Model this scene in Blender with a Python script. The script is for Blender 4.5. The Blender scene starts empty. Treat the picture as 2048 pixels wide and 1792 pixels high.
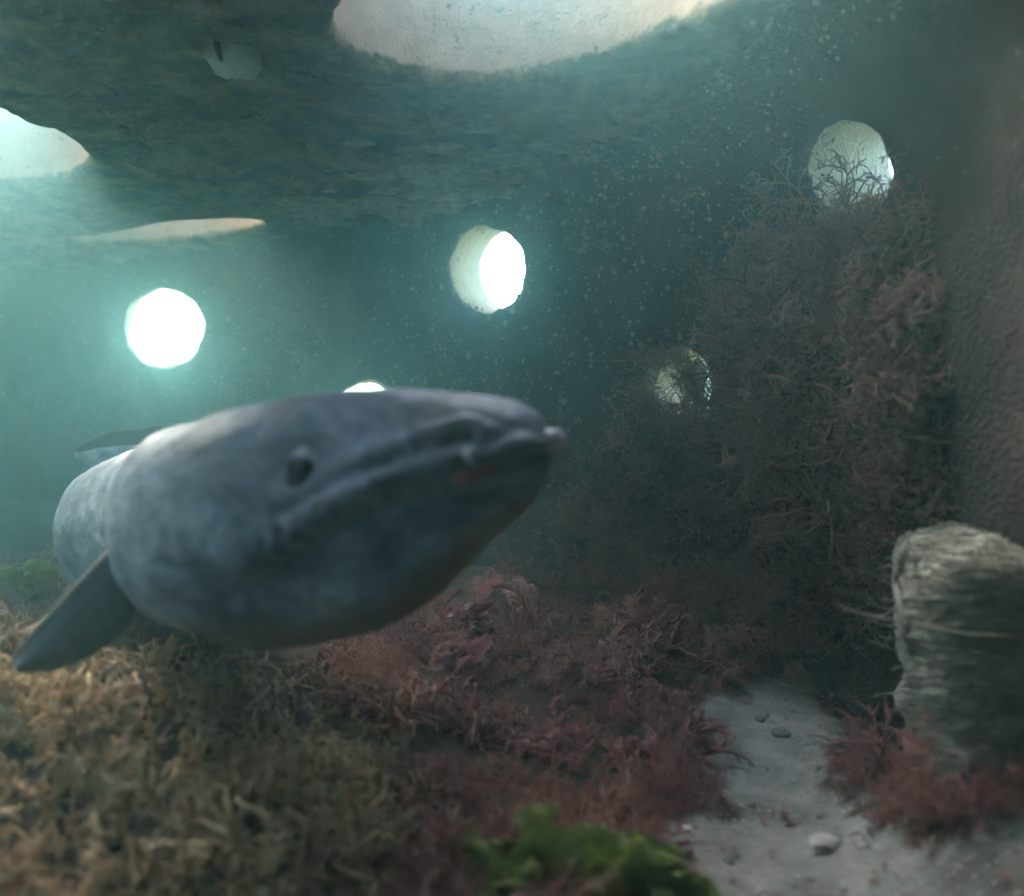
import bpy, bmesh, math, random
import numpy as np
from mathutils import Vector, Matrix
from mathutils.bvhtree import BVHTree

R = math.radians
random.seed(7)
rng = np.random.default_rng(7)
scene = bpy.context.scene
C = scene.collection

# ------------------------------------------------------------------ camera
F = 1773.0                     # focal length in units of a 2048 px wide picture
CAM = Vector((0.0, 0.0, 0.43))
PITCH = math.atan(126 / F)
cam_data = bpy.data.cameras.new('camera')
cam = bpy.data.objects.new('camera', cam_data)
C.objects.link(cam)
cam.location = CAM
cam.rotation_euler = (R(90) - PITCH, 0, 0)
cam_data.sensor_width = 36
cam_data.lens = 36 * F / 2048
cam_data.clip_start = 0.01
cam_data.clip_end = 500
cam_data.dof.use_dof = True
cam_data.dof.focus_distance = 1.35
cam_data.dof.aperture_fstop = 3.0
scene.camera = cam

# ------------------------------------------------------------------ world, sun, exposure
SUN_EL, SUN_AZ = 37, 321       # degrees; azimuth of the sun, clockwise from +Y
world = bpy.data.worlds.new('World')
scene.world = world
world.use_nodes = True
wn = world.node_tree.nodes
wl = world.node_tree.links
for n in list(wn): wn.remove(n)
sky = wn.new('ShaderNodeTexSky')
sky.sky_type = 'NISHITA'
sky.sun_disc = False
sky.sun_elevation = R(SUN_EL)
sky.sun_rotation = R(SUN_AZ)
sky.dust_density = 3.5
sky.air_density = 0.6
sky.ozone_density = 0.3
bg = wn.new('ShaderNodeBackground')
bg.inputs['Strength'].default_value = 0.15
wo = wn.new('ShaderNodeOutputWorld')
wl.new(sky.outputs[0], bg.inputs[0]); wl.new(bg.outputs[0], wo.inputs[0])

sd = bpy.data.lights.new('sun', 'SUN')
sd.energy = 0.5
sd.angle = R(28)
sd.color = (1.0, 0.97, 0.92)
sun = bpy.data.objects.new('sun', sd)
C.objects.link(sun)
az, el = R(SUN_AZ), R(SUN_EL)
to_sun = Vector((math.sin(az) * math.cos(el), math.cos(az) * math.cos(el), math.sin(el)))
sun.rotation_euler = to_sun.to_track_quat('Z', 'Y').to_euler()
sun.location = (0, 0, 6)

vs = scene.view_settings
vs.view_transform = 'Standard'
vs.look = 'None'
vs.gamma = 1.0
vs.use_curve_mapping = False
vs.exposure = 4.4
cy = scene.cycles
cy.use_denoising = True
cy.max_bounces = 10
cy.diffuse_bounces = 5
cy.glossy_bounces = 2
cy.volume_bounces = 4
cy.transparent_max_bounces = 8
cy.sample_clamp_indirect = 12
cy.caustics_reflective = False
cy.caustics_refractive = False

# ------------------------------------------------------------------ helpers
def ray(px, py):
    u, v = (px - 1024) / F, (896 - py) / F
    c, s = math.cos(PITCH), math.sin(PITCH)
    return Vector((u, c + v * s, -s + v * c))

def P(px, py, d):
    return CAM + ray(px, py) * d

def Pz(px, py, z):
    r = ray(px, py)
    return CAM + r * ((z - CAM.z) / r.z)

def vnoise(p, seed=0):
    """value noise of an (n,3) array, result in -1..1"""
    p = np.asarray(p, dtype=np.float64)
    i = np.floor(p).astype(np.int64); f = p - i
    f = f * f * (3 - 2 * f)
    def h(a, b, c):
        n = (a * 374761393 + b * 668265263 + c * 2147483647 + seed * 974634777) & 0xffffffff
        n = ((n ^ (n >> 13)) * 1274126177) & 0xffffffff
        n = (n ^ (n >> 16)) & 0xffffffff
        n = ((n * 2246822519) & 0xffffffff); n ^= (n >> 15)
        return (n & 0xffffff) / 8388607.5 - 1.0
    r = 0
    for dx in (0, 1):
        wx = f[:, 0] if dx else 1 - f[:, 0]
        for dy in (0, 1):
            wy = f[:, 1] if dy else 1 - f[:, 1]
            for dz in (0, 1):
                wz = f[:, 2] if dz else 1 - f[:, 2]
                r = r + wx * wy * wz * h(i[:, 0] + dx, i[:, 1] + dy, i[:, 2] + dz)
    return r

def fbm(p, octs=4, seed=0, gain=0.5):
    p = np.asarray(p, dtype=np.float64)
    a, r = 1.0, 0
    for k in range(octs):
        r = r + a * vnoise(p * (2.03 ** k) + 17.3 * k, seed + k)
        a *= gain
    return r

def mesh_np(name, v, f, smooth=True):
    """mesh from vertex array and face array (all faces of one size) or list"""
    me = bpy.data.meshes.new(name)
    v = np.asarray(v, dtype=np.float32)
    if isinstance(f, np.ndarray):
        n, k = f.shape
        me.vertices.add(len(v)); me.vertices.foreach_set('co', v.ravel())
        me.loops.add(n * k); me.loops.foreach_set('vertex_index', f.astype(np.int32).ravel())
        me.polygons.add(n)
        me.polygons.foreach_set('loop_start', np.arange(0, n * k, k, dtype=np.int32))
        me.update(calc_edges=True)
    else:
        me.from_pydata([tuple(map(float, q)) for q in v], [], f)
    if smooth:
        me.polygons.foreach_set('use_smooth', np.ones(len(me.polygons), dtype=bool))
    me.update()
    return me

def part(name, me, mat, parent=None, label=None, kind=None):
    o = bpy.data.objects.new(name, me)
    C.objects.link(o)
    if mat is not None and len(me.materials) == 0: me.materials.append(mat)
    if parent: o.parent = parent
    if label: o['label'] = label
    if kind: o['kind'] = kind
    return o

def tag(o, label, cat, group=None):
    o['label'] = label; o['category'] = cat
    if group: o['group'] = group
    return o

def empty(name, loc=(0, 0, 0)):
    o = bpy.data.objects.new(name, None)
    o.empty_display_size = 0.05
    C.objects.link(o); o.location = loc
    return o

def add_attr(me, name, vals):
    a = me.attributes.new(name, 'FLOAT', 'POINT')
    a.data.foreach_set('value', np.asarray(vals, dtype=np.float32))

def verts_of(me):
    a = np.empty(len(me.vertices) * 3, dtype=np.float32); me.vertices.foreach_get('co', a)
    return a.reshape(-1, 3).astype(np.float64)

def normals_of(me):
    a = np.empty(len(me.vertices) * 3, dtype=np.float32)
    me.vertex_normals.foreach_get('vector', a)
    return a.reshape(-1, 3).astype(np.float64)

# ------------------------------------------------------------------ materials
class NT:
    def __init__(s, name):
        s.m = bpy.data.materials.new(name); s.m.use_nodes = True
        s.t = s.m.node_tree; s.n = s.t.nodes; s.l = s.t.links
        s.b = s.n['Principled BSDF']
        s.co = s.n.new('ShaderNodeTexCoord').outputs['Object']
    def noise(s, scale, detail=4, rough=0.6, vec=None, dist=0.0):
        n = s.n.new('ShaderNodeTexNoise')
        n.inputs['Scale'].default_value = scale; n.inputs['Detail'].default_value = detail
        n.inputs['Roughness'].default_value = rough; n.inputs['Distortion'].default_value = dist
        s.l.new(vec or s.co, n.inputs['Vector']); return n.outputs['Fac']
    def voro(s, scale, out='Distance', vec=None):
        n = s.n.new('ShaderNodeTexVoronoi'); n.inputs['Scale'].default_value = scale
        s.l.new(vec or s.co, n.inputs['Vector']); return n.outputs[out]
    def stretch(s, sc):
        n = s.n.new('ShaderNodeMapping'); n.inputs['Scale'].default_value = sc
        s.l.new(s.co, n.inputs['Vector']); return n.outputs[0]
    def ramp(s, fac, stops):
        n = s.n.new('ShaderNodeValToRGB'); s.l.new(fac, n.inputs[0])
        e = n.color_ramp.elements
        while len(e) < len(stops): e.new(0.5)
        for k, (p, c) in enumerate(stops):
            e[k].position = p
            e[k].color = (c, c, c, 1) if isinstance(c, (int, float)) else (*c, 1)
        return n.outputs[0]
    def mix(s, fac, a, b, mode='MIX'):
        n = s.n.new('ShaderNodeMix'); n.data_type = 'RGBA'; n.blend_type = mode
        for sock, v in ((0, fac), (6, a), (7, b)):
            if isinstance(v, bpy.types.NodeSocket): s.l.new(v, n.inputs[sock])
            elif sock == 0: n.inputs[0].default_value = v
            else: n.inputs[sock].default_value = (*v, 1)
        return n.outputs[2]
    def math(s, op, a, b=0.0):
        n = s.n.new('ShaderNodeMath'); n.operation = op
        for k, v in enumerate((a, b)):
            if isinstance(v, bpy.types.NodeSocket): s.l.new(v, n.inputs[k])
            else: n.inputs[k].default_value = v
        return n.outputs[0]
    def attr(s, name):
        n = s.n.new('ShaderNodeAttribute'); n.attribute_name = name; return n.outputs['Fac']
    def bump(s, h, strength=0.5, dist=0.01, prev=None):
        n = s.n.new('ShaderNodeBump'); n.inputs['Strength'].default_value = strength
        n.inputs['Distance'].default_value = dist; s.l.new(h, n.inputs['Height'])
        if prev: s.l.new(prev, n.inputs['Normal'])
        return n.outputs[0]
    def done(s, col, rough=0.85, normal=None, spec=0.3, sss=0):
        if isinstance(col, bpy.types.NodeSocket): s.l.new(col, s.b.inputs['Base Color'])
        else: s.b.inputs['Base Color'].default_value = (*col, 1)
        if isinstance(rough, bpy.types.NodeSocket): s.l.new(rough, s.b.inputs['Roughness'])
        else: s.b.inputs['Roughness'].default_value = rough
        s.b.inputs['Specular IOR Level'].default_value = spec
        if normal: s.l.new(normal, s.b.inputs['Normal'])
        return s.m

def mat_wall():
    t = NT('encrusted_concrete')
    grain = t.voro(150)
    specks = t.ramp(t.voro(95, 'Color'), [(0.0, 0.0), (0.80, 0.0), (0.93, 1.0)])
    dots = t.ramp(grain, [(0.0, 1.0), (0.35, 0.0)])
    base = t.ramp(t.noise(9, 6, 0.65), [(0.25, (0.035, 0.034, 0.030)), (0.5, (0.08, 0.075, 0.07)), (0.72, (0.13, 0.11, 0.085))])
    red = t.ramp(t.noise(5.0, 5, 0.7), [(0.5, 0.0), (0.7, 1.0)])
    base = t.mix(t.math('MULTIPLY', red, 0.25), base, (0.09, 0.045, 0.045))
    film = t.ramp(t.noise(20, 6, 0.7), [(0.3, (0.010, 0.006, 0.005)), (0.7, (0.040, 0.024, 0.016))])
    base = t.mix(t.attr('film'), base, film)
    sp = t.math('MULTIPLY', specks, dots)
    base = t.mix(t.math('MULTIPLY', sp, 0.85), base, (0.42, 0.41, 0.38))
    pits = t.ramp(t.noise(140, 2, 0.5), [(0.30, 1.0), (0.42, 0.0)])
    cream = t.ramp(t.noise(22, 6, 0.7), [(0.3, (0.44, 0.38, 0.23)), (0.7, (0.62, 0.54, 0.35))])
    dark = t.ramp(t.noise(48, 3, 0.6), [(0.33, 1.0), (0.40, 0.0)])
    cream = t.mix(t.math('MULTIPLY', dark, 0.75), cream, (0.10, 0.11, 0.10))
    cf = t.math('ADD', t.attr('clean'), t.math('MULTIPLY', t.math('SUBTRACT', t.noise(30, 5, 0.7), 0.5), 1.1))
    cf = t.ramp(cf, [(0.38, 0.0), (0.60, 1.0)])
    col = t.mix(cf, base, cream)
    h = t.math('ADD', t.math('MULTIPLY', t.ramp(grain, [(0.0, 1.0), (0.6, 0.0)]), 0.7), t.noise(60, 6, 0.7))
    h = t.math('MULTIPLY', h, t.math('SUBTRACT', 1.0, t.math('MAXIMUM', t.math('MULTIPLY', t.attr('film'), 0.95), t.math('MULTIPLY', t.attr('clean'), 0.8))))
    n = t.bump(h, 0.9, 0.012)
    return t.done(col, 0.9, n, 0.15)

def mat_ceiling():
    t = NT('encrusted_ceiling')
    v = t.stretch((1.0, 1.15, 1.0))
    n1 = t.noise(11, 8, 0.72, v, 0.05)
    base = t.ramp(n1, [(0.37, (0.020, 0.018, 0.007)), (0.47, (0.13, 0.10, 0.035)), (0.56, (0.32, 0.235, 0.10)), (0.66, (0.56, 0.46, 0.26))])
    rust = t.ramp(t.noise(11, 5, 0.7, v), [(0.55, 0.0), (0.68, 1.0)])
    base = t.mix(t.math('MULTIPLY', rust, 0.55), base, (0.16, 0.07, 0.03))
    grn = t.ramp(t.noise(4.0, 5, 0.6, v), [(0.5, 0.0), (0.66, 1.0)])
    base = t.mix(t.math('MULTIPLY', grn, 0.5), base, (0.06, 0.11, 0.03))
    pale = t.ramp(t.noise(19, 6, 0.75, v, 0.2), [(0.60, 0.0), (0.68, 1.0)])
    base = t.mix(t.math('MULTIPLY', pale, 0.6), base, (0.38, 0.42, 0.36))
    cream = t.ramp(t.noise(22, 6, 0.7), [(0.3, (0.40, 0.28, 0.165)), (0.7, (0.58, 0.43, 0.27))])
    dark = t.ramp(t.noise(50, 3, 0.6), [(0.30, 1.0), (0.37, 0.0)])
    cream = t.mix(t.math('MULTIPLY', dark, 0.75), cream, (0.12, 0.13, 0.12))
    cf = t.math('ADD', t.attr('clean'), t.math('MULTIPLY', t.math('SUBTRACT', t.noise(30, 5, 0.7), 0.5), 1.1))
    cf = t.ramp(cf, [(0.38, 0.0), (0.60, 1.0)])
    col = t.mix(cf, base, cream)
    n = t.bump(t.noise(34, 8, 0.75, v, 0.0), 1.0, 0.02)
    n = t.bump(t.noise(150, 3, 0.6), 0.5, 0.006, n)
    return t.done(col, 0.85, n, 0.25)

def mat_eel():
    t = NT('eel_skin')
    v = t.stretch((1.0, 1.0, 1.5))
    m1 = t.noise(24, 6, 0.65, v, 0.5)
    back = t.ramp(m1, [(0.36, (0.070, 0.084, 0.110)), (0.5, (0.160, 0.19, 0.245)), (0.64, (0.29, 0.33, 0.41))])
    belly = t.ramp(t.noise(18, 5, 0.6), [(0.3, (0.17, 0.14, 0.115)), (0.7, (0.30, 0.255, 0.21))])
    col = t.mix(t.attr('belly'), back, belly)
    bl = t.ramp(t.noise(8, 4, 0.55, None, 0.3), [(0.48, 0.0), (0.68, 1.0)])
    col = t.mix(t.math('MULTIPLY', bl, 0.75), col, (0.040, 0.048, 0.038))
    fl = t.ramp(t.voro(70, 'Color'), [(0.86, 0.0), (0.95, 1.0)])
    col = t.mix(t.math('MULTIPLY', fl, 0.2), col, (0.45, 0.48, 0.52))
    col = t.mix(t.attr('lip'), col, (0.25, 0.27, 0.29))
    n = t.bump(t.noise(60, 6, 0.6, v), 0.5, 0.005)
    return t.done(col, 0.52, n, 0.45)

def mat_simple(name, c1, c2, scale=30, rough=0.7, bump=0.4, bd=0.003, spec=0.3, trans=0.0):
    t = NT(name)
    col = t.ramp(t.noise(scale, 5, 0.65), [(0.3, c1), (0.7, c2)])
    m = t.done(col, rough, t.bump(t.noise(scale * 3, 4, 0.6), bump, bd), spec)
    return m

def mat_weed(name, stops, tip, rough=0.6, translucent=0.25):
    """branching weed: colour varies from plant to plant (rnd) and towards its tips"""
    t = NT(name)
    pos = t.n.new('ShaderNodeNewGeometry').outputs['Position']
    f = t.math('ADD', t.math('MULTIPLY', t.attr('rnd'), 0.55), t.math('MULTIPLY', t.noise(9, 4, 0.6, pos), 0.5))
    col = t.ramp(f, stops)
    col = t.mix(t.math('MULTIPLY', t.attr('tip'), 0.6), col, tip)
    t.done(col, rough, None, 0.3)
    tr = t.n.new('ShaderNodeBsdfTranslucent'); t.l.new(col, tr.inputs[0])
    mx = t.n.new('ShaderNodeMixShader'); mx.inputs[0].default_value = translucent
    t.l.new(t.b.outputs[0], mx.inputs[1]); t.l.new(tr.outputs[0], mx.inputs[2])
    t.l.new(mx.outputs[0], t.n['Material Output'].inputs['Surface'])
    return t.m

def mat_sand():
    t = NT('silty_sand')
    col = t.ramp(t.noise(14, 7, 0.7), [(0.33, (0.20, 0.18, 0.145)), (0.5, (0.36, 0.34, 0.29)), (0.66, (0.52, 0.49, 0.42))])
    sp = t.ramp(t.voro(170, 'Color'), [(0.9, 0.0), (0.95, 1.0)])
    col = t.mix(t.math('MULTIPLY', sp, 0.6), col, (0.6, 0.57, 0.5))
    dk = t.ramp(t.voro(120, 'Color'), [(0.05, 1.0), (0.1, 0.0)])
    col = t.mix(t.math('MULTIPLY', dk, 0.7), col, (0.07, 0.06, 0.05))
    weed = t.ramp(t.attr('weedy'), [(0.2, 0.0), (0.7, 1.0)])
    dirt = t.ramp(t.noise(30, 5, 0.7), [(0.3, (0.035, 0.02, 0.018)), (0.7, (0.12, 0.08, 0.05))])
    col = t.mix(weed, col, dirt)
    n = t.bump(t.noise(45, 7, 0.7), 0.6, 0.012)
    return t.done(col, 0.9, n, 0.2)

M_wall, M_ceil, M_eel, M_sand = mat_wall(), mat_ceiling(), mat_eel(), mat_sand()
M_fin = mat_simple('fin_skin', (0.05, 0.055, 0.06), (0.10, 0.11, 0.12), 40, 0.55)
M_finedge = mat_simple('fin_edge', (0.20, 0.19, 0.16), (0.30, 0.28, 0.24), 50, 0.5)
M_pupil = mat_simple('pupil', (0.004, 0.006, 0.008), (0.008, 0.01, 0.014), 20, 0.35, 0.0, spec=0.3)
M_iris_glint = mat_simple('iris_glint', (0.20, 0.24, 0.26), (0.48, 0.53, 0.56), 60, 0.3, 0.1)
M_gum = mat_simple('pink_gum', (0.26, 0.085, 0.07), (0.42, 0.17, 0.13), 50, 0.45)
M_pale = mat_simple('pale_skin', (0.42, 0.44, 0.46), (0.62, 0.63, 0.64), 70, 0.5)
M_red = mat_weed('red_weed', [(0.25, (0.19, 0.036, 0.046)), (0.5, (0.36, 0.10, 0.095)), (0.7, (0.48, 0.26, 0.18))], (0.64, 0.36, 0.30))
M_tan = mat_weed('tan_weed', [(0.25, (0.24, 0.09, 0.07)), (0.45, (0.44, 0.28, 0.15)), (0.7, (0.66, 0.49, 0.27))], (0.76, 0.61, 0.38))
M_dark = mat_weed('dark_weed', [(0.32, (0.030, 0.012, 0.013)), (0.52, (0.115, 0.052, 0.046)), (0.78, (0.36, 0.20, 0.15))], (0.50, 0.31, 0.26))
M_green = mat_weed('green_weed', [(0.25, (0.07, 0.13, 0.015)), (0.5, (0.17, 0.26, 0.03)), (0.72, (0.32, 0.40, 0.07))], (0.48, 0.52, 0.20), 0.45, 0.55)
M_pink = mat_weed('pink_weed', [(0.25, (0.28, 0.055, 0.08)), (0.5, (0.50, 0.14, 0.165)), (0.7, (0.60, 0.30, 0.30))], (0.72, 0.46, 0.44), 0.5, 0.35)
M_fibre = mat_simple('fibre', (0.20, 0.185, 0.14), (0.42, 0.39, 0.31), 60, 0.8)
M_shell = mat_simple('shell_white', (0.50, 0.44, 0.42), (0.80, 0.74, 0.70), 60, 0.5)
M_stone = mat_simple('pebble_stone', (0.16, 0.15, 0.13), (0.34, 0.32, 0.28), 80, 0.8)
M_snow = mat_simple('silt_fleck', (0.40, 0.48, 0.44), (0.75, 0.8, 0.75), 80, 0.7, 0.0)

# ------------------------------------------------------------------ the hollow concrete reef module
ZC = 0.83                                     # underside of the ceiling
plan = [(-2.05, 3.46), (-1.02, 2.70), (-0.27, 2.16), (0.056, 1.84), (0.24, 1.60), (0.37, 1.34), (0.425, 1.12),
        (0.44, 0.92), (0.43, 0.62), (0.42, 0.30), (0.42, -0.10), (0.40, -0.55), (0.18, -0.95), (-0.45, -1.15),
        (-1.2, -1.05), (-1.85, -0.5), (-2.3, 0.4), (-2.65, 1.4), (-2.75, 2.4), (-2.6, 3.2)]

def chaikin(p, n=2):
    p = [np.array(q, float) for q in p]
    for _ in range(n):
        q = []
        for i in range(len(p)):
            a, b = p[i], p[(i + 1) % len(p)]
            q += [a * 0.75 + b * 0.25, a * 0.25 + b * 0.75]
        p = q
    return np.array(p)

pin = chaikin(plan, 2)
def offset(p, d):
    t = np.roll(p, -1, 0) - np.roll(p, 1, 0)
    t /= np.linalg.norm(t, axis=1)[:, None]
    nrm = np.stack([-t[:, 1], t[:, 0]], 1)
    area = 0.5 * np.sum(p[:, 0] * np.roll(p[:, 1], -1) - np.roll(p[:, 0], -1) * p[:, 1])
    s = 1 if area < 0 else -1                 # outward
    return p + nrm * s * (d[:, None] if isinstance(d, np.ndarray) else d)
pout = offset(pin, 0.21)

def loft(rings, cap=True):
    n = len(rings[0]); v = np.concatenate(rings); f = []
    for k in range(len(rings) - 1):
        for i in range(n):
            j = (i + 1) % n
            f.append((k * n + i, k * n + j, (k + 1) * n + j, (k + 1) * n + i))
    if cap:
        f.append(tuple(range(n))[::-1]); f.append(tuple((len(rings) - 1) * n + i for i in range(n)))
    return v, f

def tmp_obj(name, v, f):
    me = bpy.data.meshes.new(name); me.from_pydata([tuple(q) for q in v], [], f)
    bm = bmesh.new(); bm.from_mesh(me); bmesh.ops.recalc_face_normals(bm, faces=bm.faces); bm.to_mesh(me); bm.free()
    o = bpy.data.objects.new(name, me); C.objects.link(o); return o

def with_z(p, z): return np.concatenate([p, np.full((len(p), 1), z)], 1)

def carve(body, cutters, voxel):
    for c in cutters:
        m = body.modifiers.new('b', 'BOOLEAN'); m.operation = 'DIFFERENCE'; m.solver = 'MANIFOLD'; m.object = c
    if voxel:
        m = body.modifiers.new('r', 'REMESH'); m.mode = 'VOXEL'; m.voxel_size = voxel
    dg = bpy.context.evaluated_depsgraph_get(); dg.update()
    me = bpy.data.meshes.new_from_object(body.evaluated_get(dg))
    for o in [body] + cutters: bpy.data.objects.remove(o)
    return me

# round openings in the wall: centre pixel, radii in px, how far the tunnel veers off the line of sight
seg_a, seg_b = pin, np.roll(pin, -1, 0)
def on_wall(px, py):
    r = ray(px, py); best = None
    for a, b in zip(seg_a, seg_b):
        e = b - a; den = r.x * e[1] - r.y * e[0]
        if abs(den) < 1e-9: continue
        t = (a[0] * e[1] - a[1] * e[0]) / den
        s = (a[0] * r.y - a[1] * r.x) / den
        if t > 0.05 and -1e-6 <= s <= 1 + 1e-6 and (best is None or t < best): best = t
    return CAM + r * best

rim_rings = []
tunnels = []                                   # (centre, axis, radius, half length)
def tunnel(px, py, rx, ry, veer, rise=0.0, rough=0.02, tilt=0.0, seed=0, L=0.75):
    c = on_wall(px, py); r = ray(px, py).normalized()
    right = Vector((r.y, -r.x, 0)).normalized(); up = right.cross(r).normalized()
    ax = (r + right * veer + up * rise).normalized()
    d = (c - CAM).dot(ray(1024, 896).normalized())
    a = rx * d / F; b = ry * d / F; n = 56; ring = []
    rr = random.Random(seed)
    ph = [rr.uniform(0, 6.28) for _ in range(4)]
    for i in range(n):
        th = 2 * math.pi * i / n
        q = 1 + rough * (math.sin(3 * th + ph[0]) + 0.7 * math.sin(7 * th + ph[1]) + 0.5 * math.sin(13 * th + ph[2]))
        ex, ey = rx * q * math.cos(th), ry * q * math.sin(th)
        ring.append(on_wall(px + ex * math.cos(tilt) - ey * math.sin(tilt), py - ex * math.sin(tilt) - ey * math.cos(tilt)))
    rings = [np.array([tuple(p + (CAM - p) * 0.12) for p in ring]), np.array([tuple(p) for p in ring]), np.array([tuple(p + ax * L) for p in ring])]
    tunnels.append((c, ax, max(a, b))); rim_rings.append((ring, ax))
    return tmp_obj('cut', *loft(rings))

wall_cut = [
    tunnel(330, 657, 82, 80, 0.03, 0.02, 0.016, -0.45, 1),
    tunnel(968, 540, 74, 89, 0.36, 0.0, 0.014, 0.0, 2),
    tunnel(738, 850, 84, 88, 0.02, 0.02, 0.035, 0.0, 3),
    tunnel(1702, 345, 106, 104, 0.64, 0.05, 0.02, 0.0, 4),
    tunnel(1350, 775, 76, 84, 0.78, 0.05, 0.02, 0.0, 5),
]
def side_cut(c, ax, rad):  # unseen openings left and behind, sized for the light they let in
    ax = Vector(ax).normalized(); q = ax.to_track_quat('Z', 'Y'); rings = []
    for t in (-0.35, 0.6):
        rings.append(np.array([Vector(c) + q @ Vector((rad * math.cos(a), rad * math.sin(a), t)) for a in np.linspace(0, 2 * math.pi, 40, endpoint=False)]))
    tunnels.append((Vector(c), ax, rad))
    return tmp_obj('cut', *loft(rings))
wall_cut += [side_cut((-2.35, 0.45, 0.50), (-1, -0.2, 0), 0.26), side_cut((-1.6, -0.75, 0.50), (-0.7, -0.7, 0), 0.22),
             side_cut((-0.75, -1.12, 0.50), (-0.1, -1, 0), 0.15),
             side_cut((-2.72, 1.7, 0.45), (-1, 0, 0), 0.34), side_cut((-2.5, 3.2, 0.42), (-0.8, 0.6, 0), 0.13)]

# cavity with a rounded shoulder on the right and a sharp arris on the left
wx = np.clip((pin[:, 0] + 0.15) / 0.5, 0, 1)
shoulder = 0.02 + 0.20 * wx * wx * (3 - 2 * wx)
rings = [with_z(pin, -0.5)]
for k in range(7):
    a = k / 6 * math.pi / 2
    r2 = offset(pin, -(1 - math.cos(a)) * shoulder)
    z = ZC - shoulder * (1 - math.sin(a))
    rings.append(np.concatenate([r2, (z + (0.002 if k == 6 else 0))[:, None]], 1))
cav_v, cav_f = loft(rings)
ov, of = loft([with_z(pout, -0.3), with_z(pout, ZC - 0.001)])
wall_me = carve(tmp_obj('wall', ov, of), [tmp_obj('cavity', cav_v, cav_f)] + wall_cut, 0.0105)

def plan_cut(poly, lean=(0, 0)):
    p = chaikin(poly, 2)
    a = with_z(p, ZC - 0.05); b = with_z(p + np.array(lean), ZC + 0.5)
    return tmp_obj('cut', *loft([a, b]))
holeA = [(-.215, 1.09), (-.16, 1.185), (-.03, 1.225), (.09, 1.165), (.185, 1.05), (.28, .92), (.30, .78), (.17, .68), (0, .72), (-.12, .86), (-.195, .99)]
holeB = [tuple(Pz(x, y, ZC).xy) for x, y in [(112, 487), (200, 466), (300, 450), (420, 440), (505, 440), (540, 455), (480, 471), (400, 481), (280, 492), (170, 496)]]
holeC = [(-.74, 1.34), (-.735, 1.5), (-.76, 1.64), (-.85, 1.76), (-.98, 1.83), (-1.12, 1.78), (-1.18, 1.58), (-1.10, 1.33), (-.96, 1.22), (-.82, 1.22)]
light_holeD = [(-.56 + .23 * math.cos(a), .40 + .23 * math.sin(a)) for a in np.linspace(0, 6.28, 12, endpoint=False)]  # added out of view to light the eel's head from above left
light_holeF = [(-.82 + .12 * math.cos(a), .93 + .12 * math.sin(a)) for a in np.linspace(0, 6.28, 12, endpoint=False)]  # added out of view so that sun reaches the eel's jowl
light_holeG = [(-.35 + .13 * math.cos(a), -.32 + .13 * math.sin(a)) for a in np.linspace(0, 6.28, 12, endpoint=False)]  # added behind the camera to light the foreground weed
holeE = [(-1.75 + .26 * math.cos(a), 1.0 + .26 * math.sin(a)) for a in np.linspace(0, 6.28, 12, endpoint=False)]
ceil_polys = [holeA, holeB, holeC, light_holeD, holeE, light_holeF, light_holeG]
cv, cf_ = loft([with_z(pout, ZC + 0.001), with_z(pout, ZC + 0.21)])
ceil_me = carve(tmp_obj('ceiling', cv, cf_), [plan_cut(h, (0.0, 0.03)) for h in ceil_polys], 0.0105)

def in_poly_dist(pts, poly):
    """signed-ish distance in plan: distance to the outline, negative inside"""
    p = chaikin(poly, 2) if poly is not None else pin
    a, b = p, np.roll(p, -1, 0)
    d = np.full(len(pts), 9.0); ins = np.zeros(len(pts), bool)
    for q, w in zip(a, b):
        e = w - q; t = np.clip(((pts - q) @ e) / (e @ e), 0, 1)
        d = np.minimum(d, np.linalg.norm(pts - q - t[:, None] * e, axis=1))
        c = ((q[1] > pts[:, 1]) != (w[1] > pts[:, 1]))
        with np.errstate(divide='ignore', invalid='ignore'):
            xi = (w[0] - q[0]) * (pts[:, 1] - q[1]) / (w[1] - q[1]) + q[0]
        ins ^= c & (pts[:, 0] < xi)
    return np.where(ins, -d, d)

module = empty('reef_module', (0, 0, 0))
tag(module, 'hollow grey concrete reef block pierced by round openings, seen from inside', 'reef block')

# wall: relief and the clean tunnel linings
v, nn = verts_of(wall_me), normals_of(wall_me)
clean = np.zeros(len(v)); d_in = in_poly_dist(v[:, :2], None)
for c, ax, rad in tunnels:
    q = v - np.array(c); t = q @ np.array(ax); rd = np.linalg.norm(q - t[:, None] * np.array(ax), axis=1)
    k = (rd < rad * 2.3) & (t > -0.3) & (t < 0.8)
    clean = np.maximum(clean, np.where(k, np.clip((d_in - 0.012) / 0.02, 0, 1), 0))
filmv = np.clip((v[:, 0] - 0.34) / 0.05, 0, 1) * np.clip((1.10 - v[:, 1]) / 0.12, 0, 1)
calm = 1 - 0.75 * clean
v = v + nn * ((fbm(v * 9, 3, 3) * 0.010 + fbm(v * 45, 3, 5) * 0.0035 * (1 - 0.8 * filmv)) * calm)[:, None]
wall_me.vertices.foreach_set('co', v.astype(np.float32).ravel())
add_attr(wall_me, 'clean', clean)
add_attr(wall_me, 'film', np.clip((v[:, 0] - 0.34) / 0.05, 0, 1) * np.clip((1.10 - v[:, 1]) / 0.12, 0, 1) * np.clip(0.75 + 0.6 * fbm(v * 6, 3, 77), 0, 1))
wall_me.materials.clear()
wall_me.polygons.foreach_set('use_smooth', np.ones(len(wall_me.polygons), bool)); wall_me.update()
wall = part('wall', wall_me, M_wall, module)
wall_v, wall_n = v, normals_of(wall_me)

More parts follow.
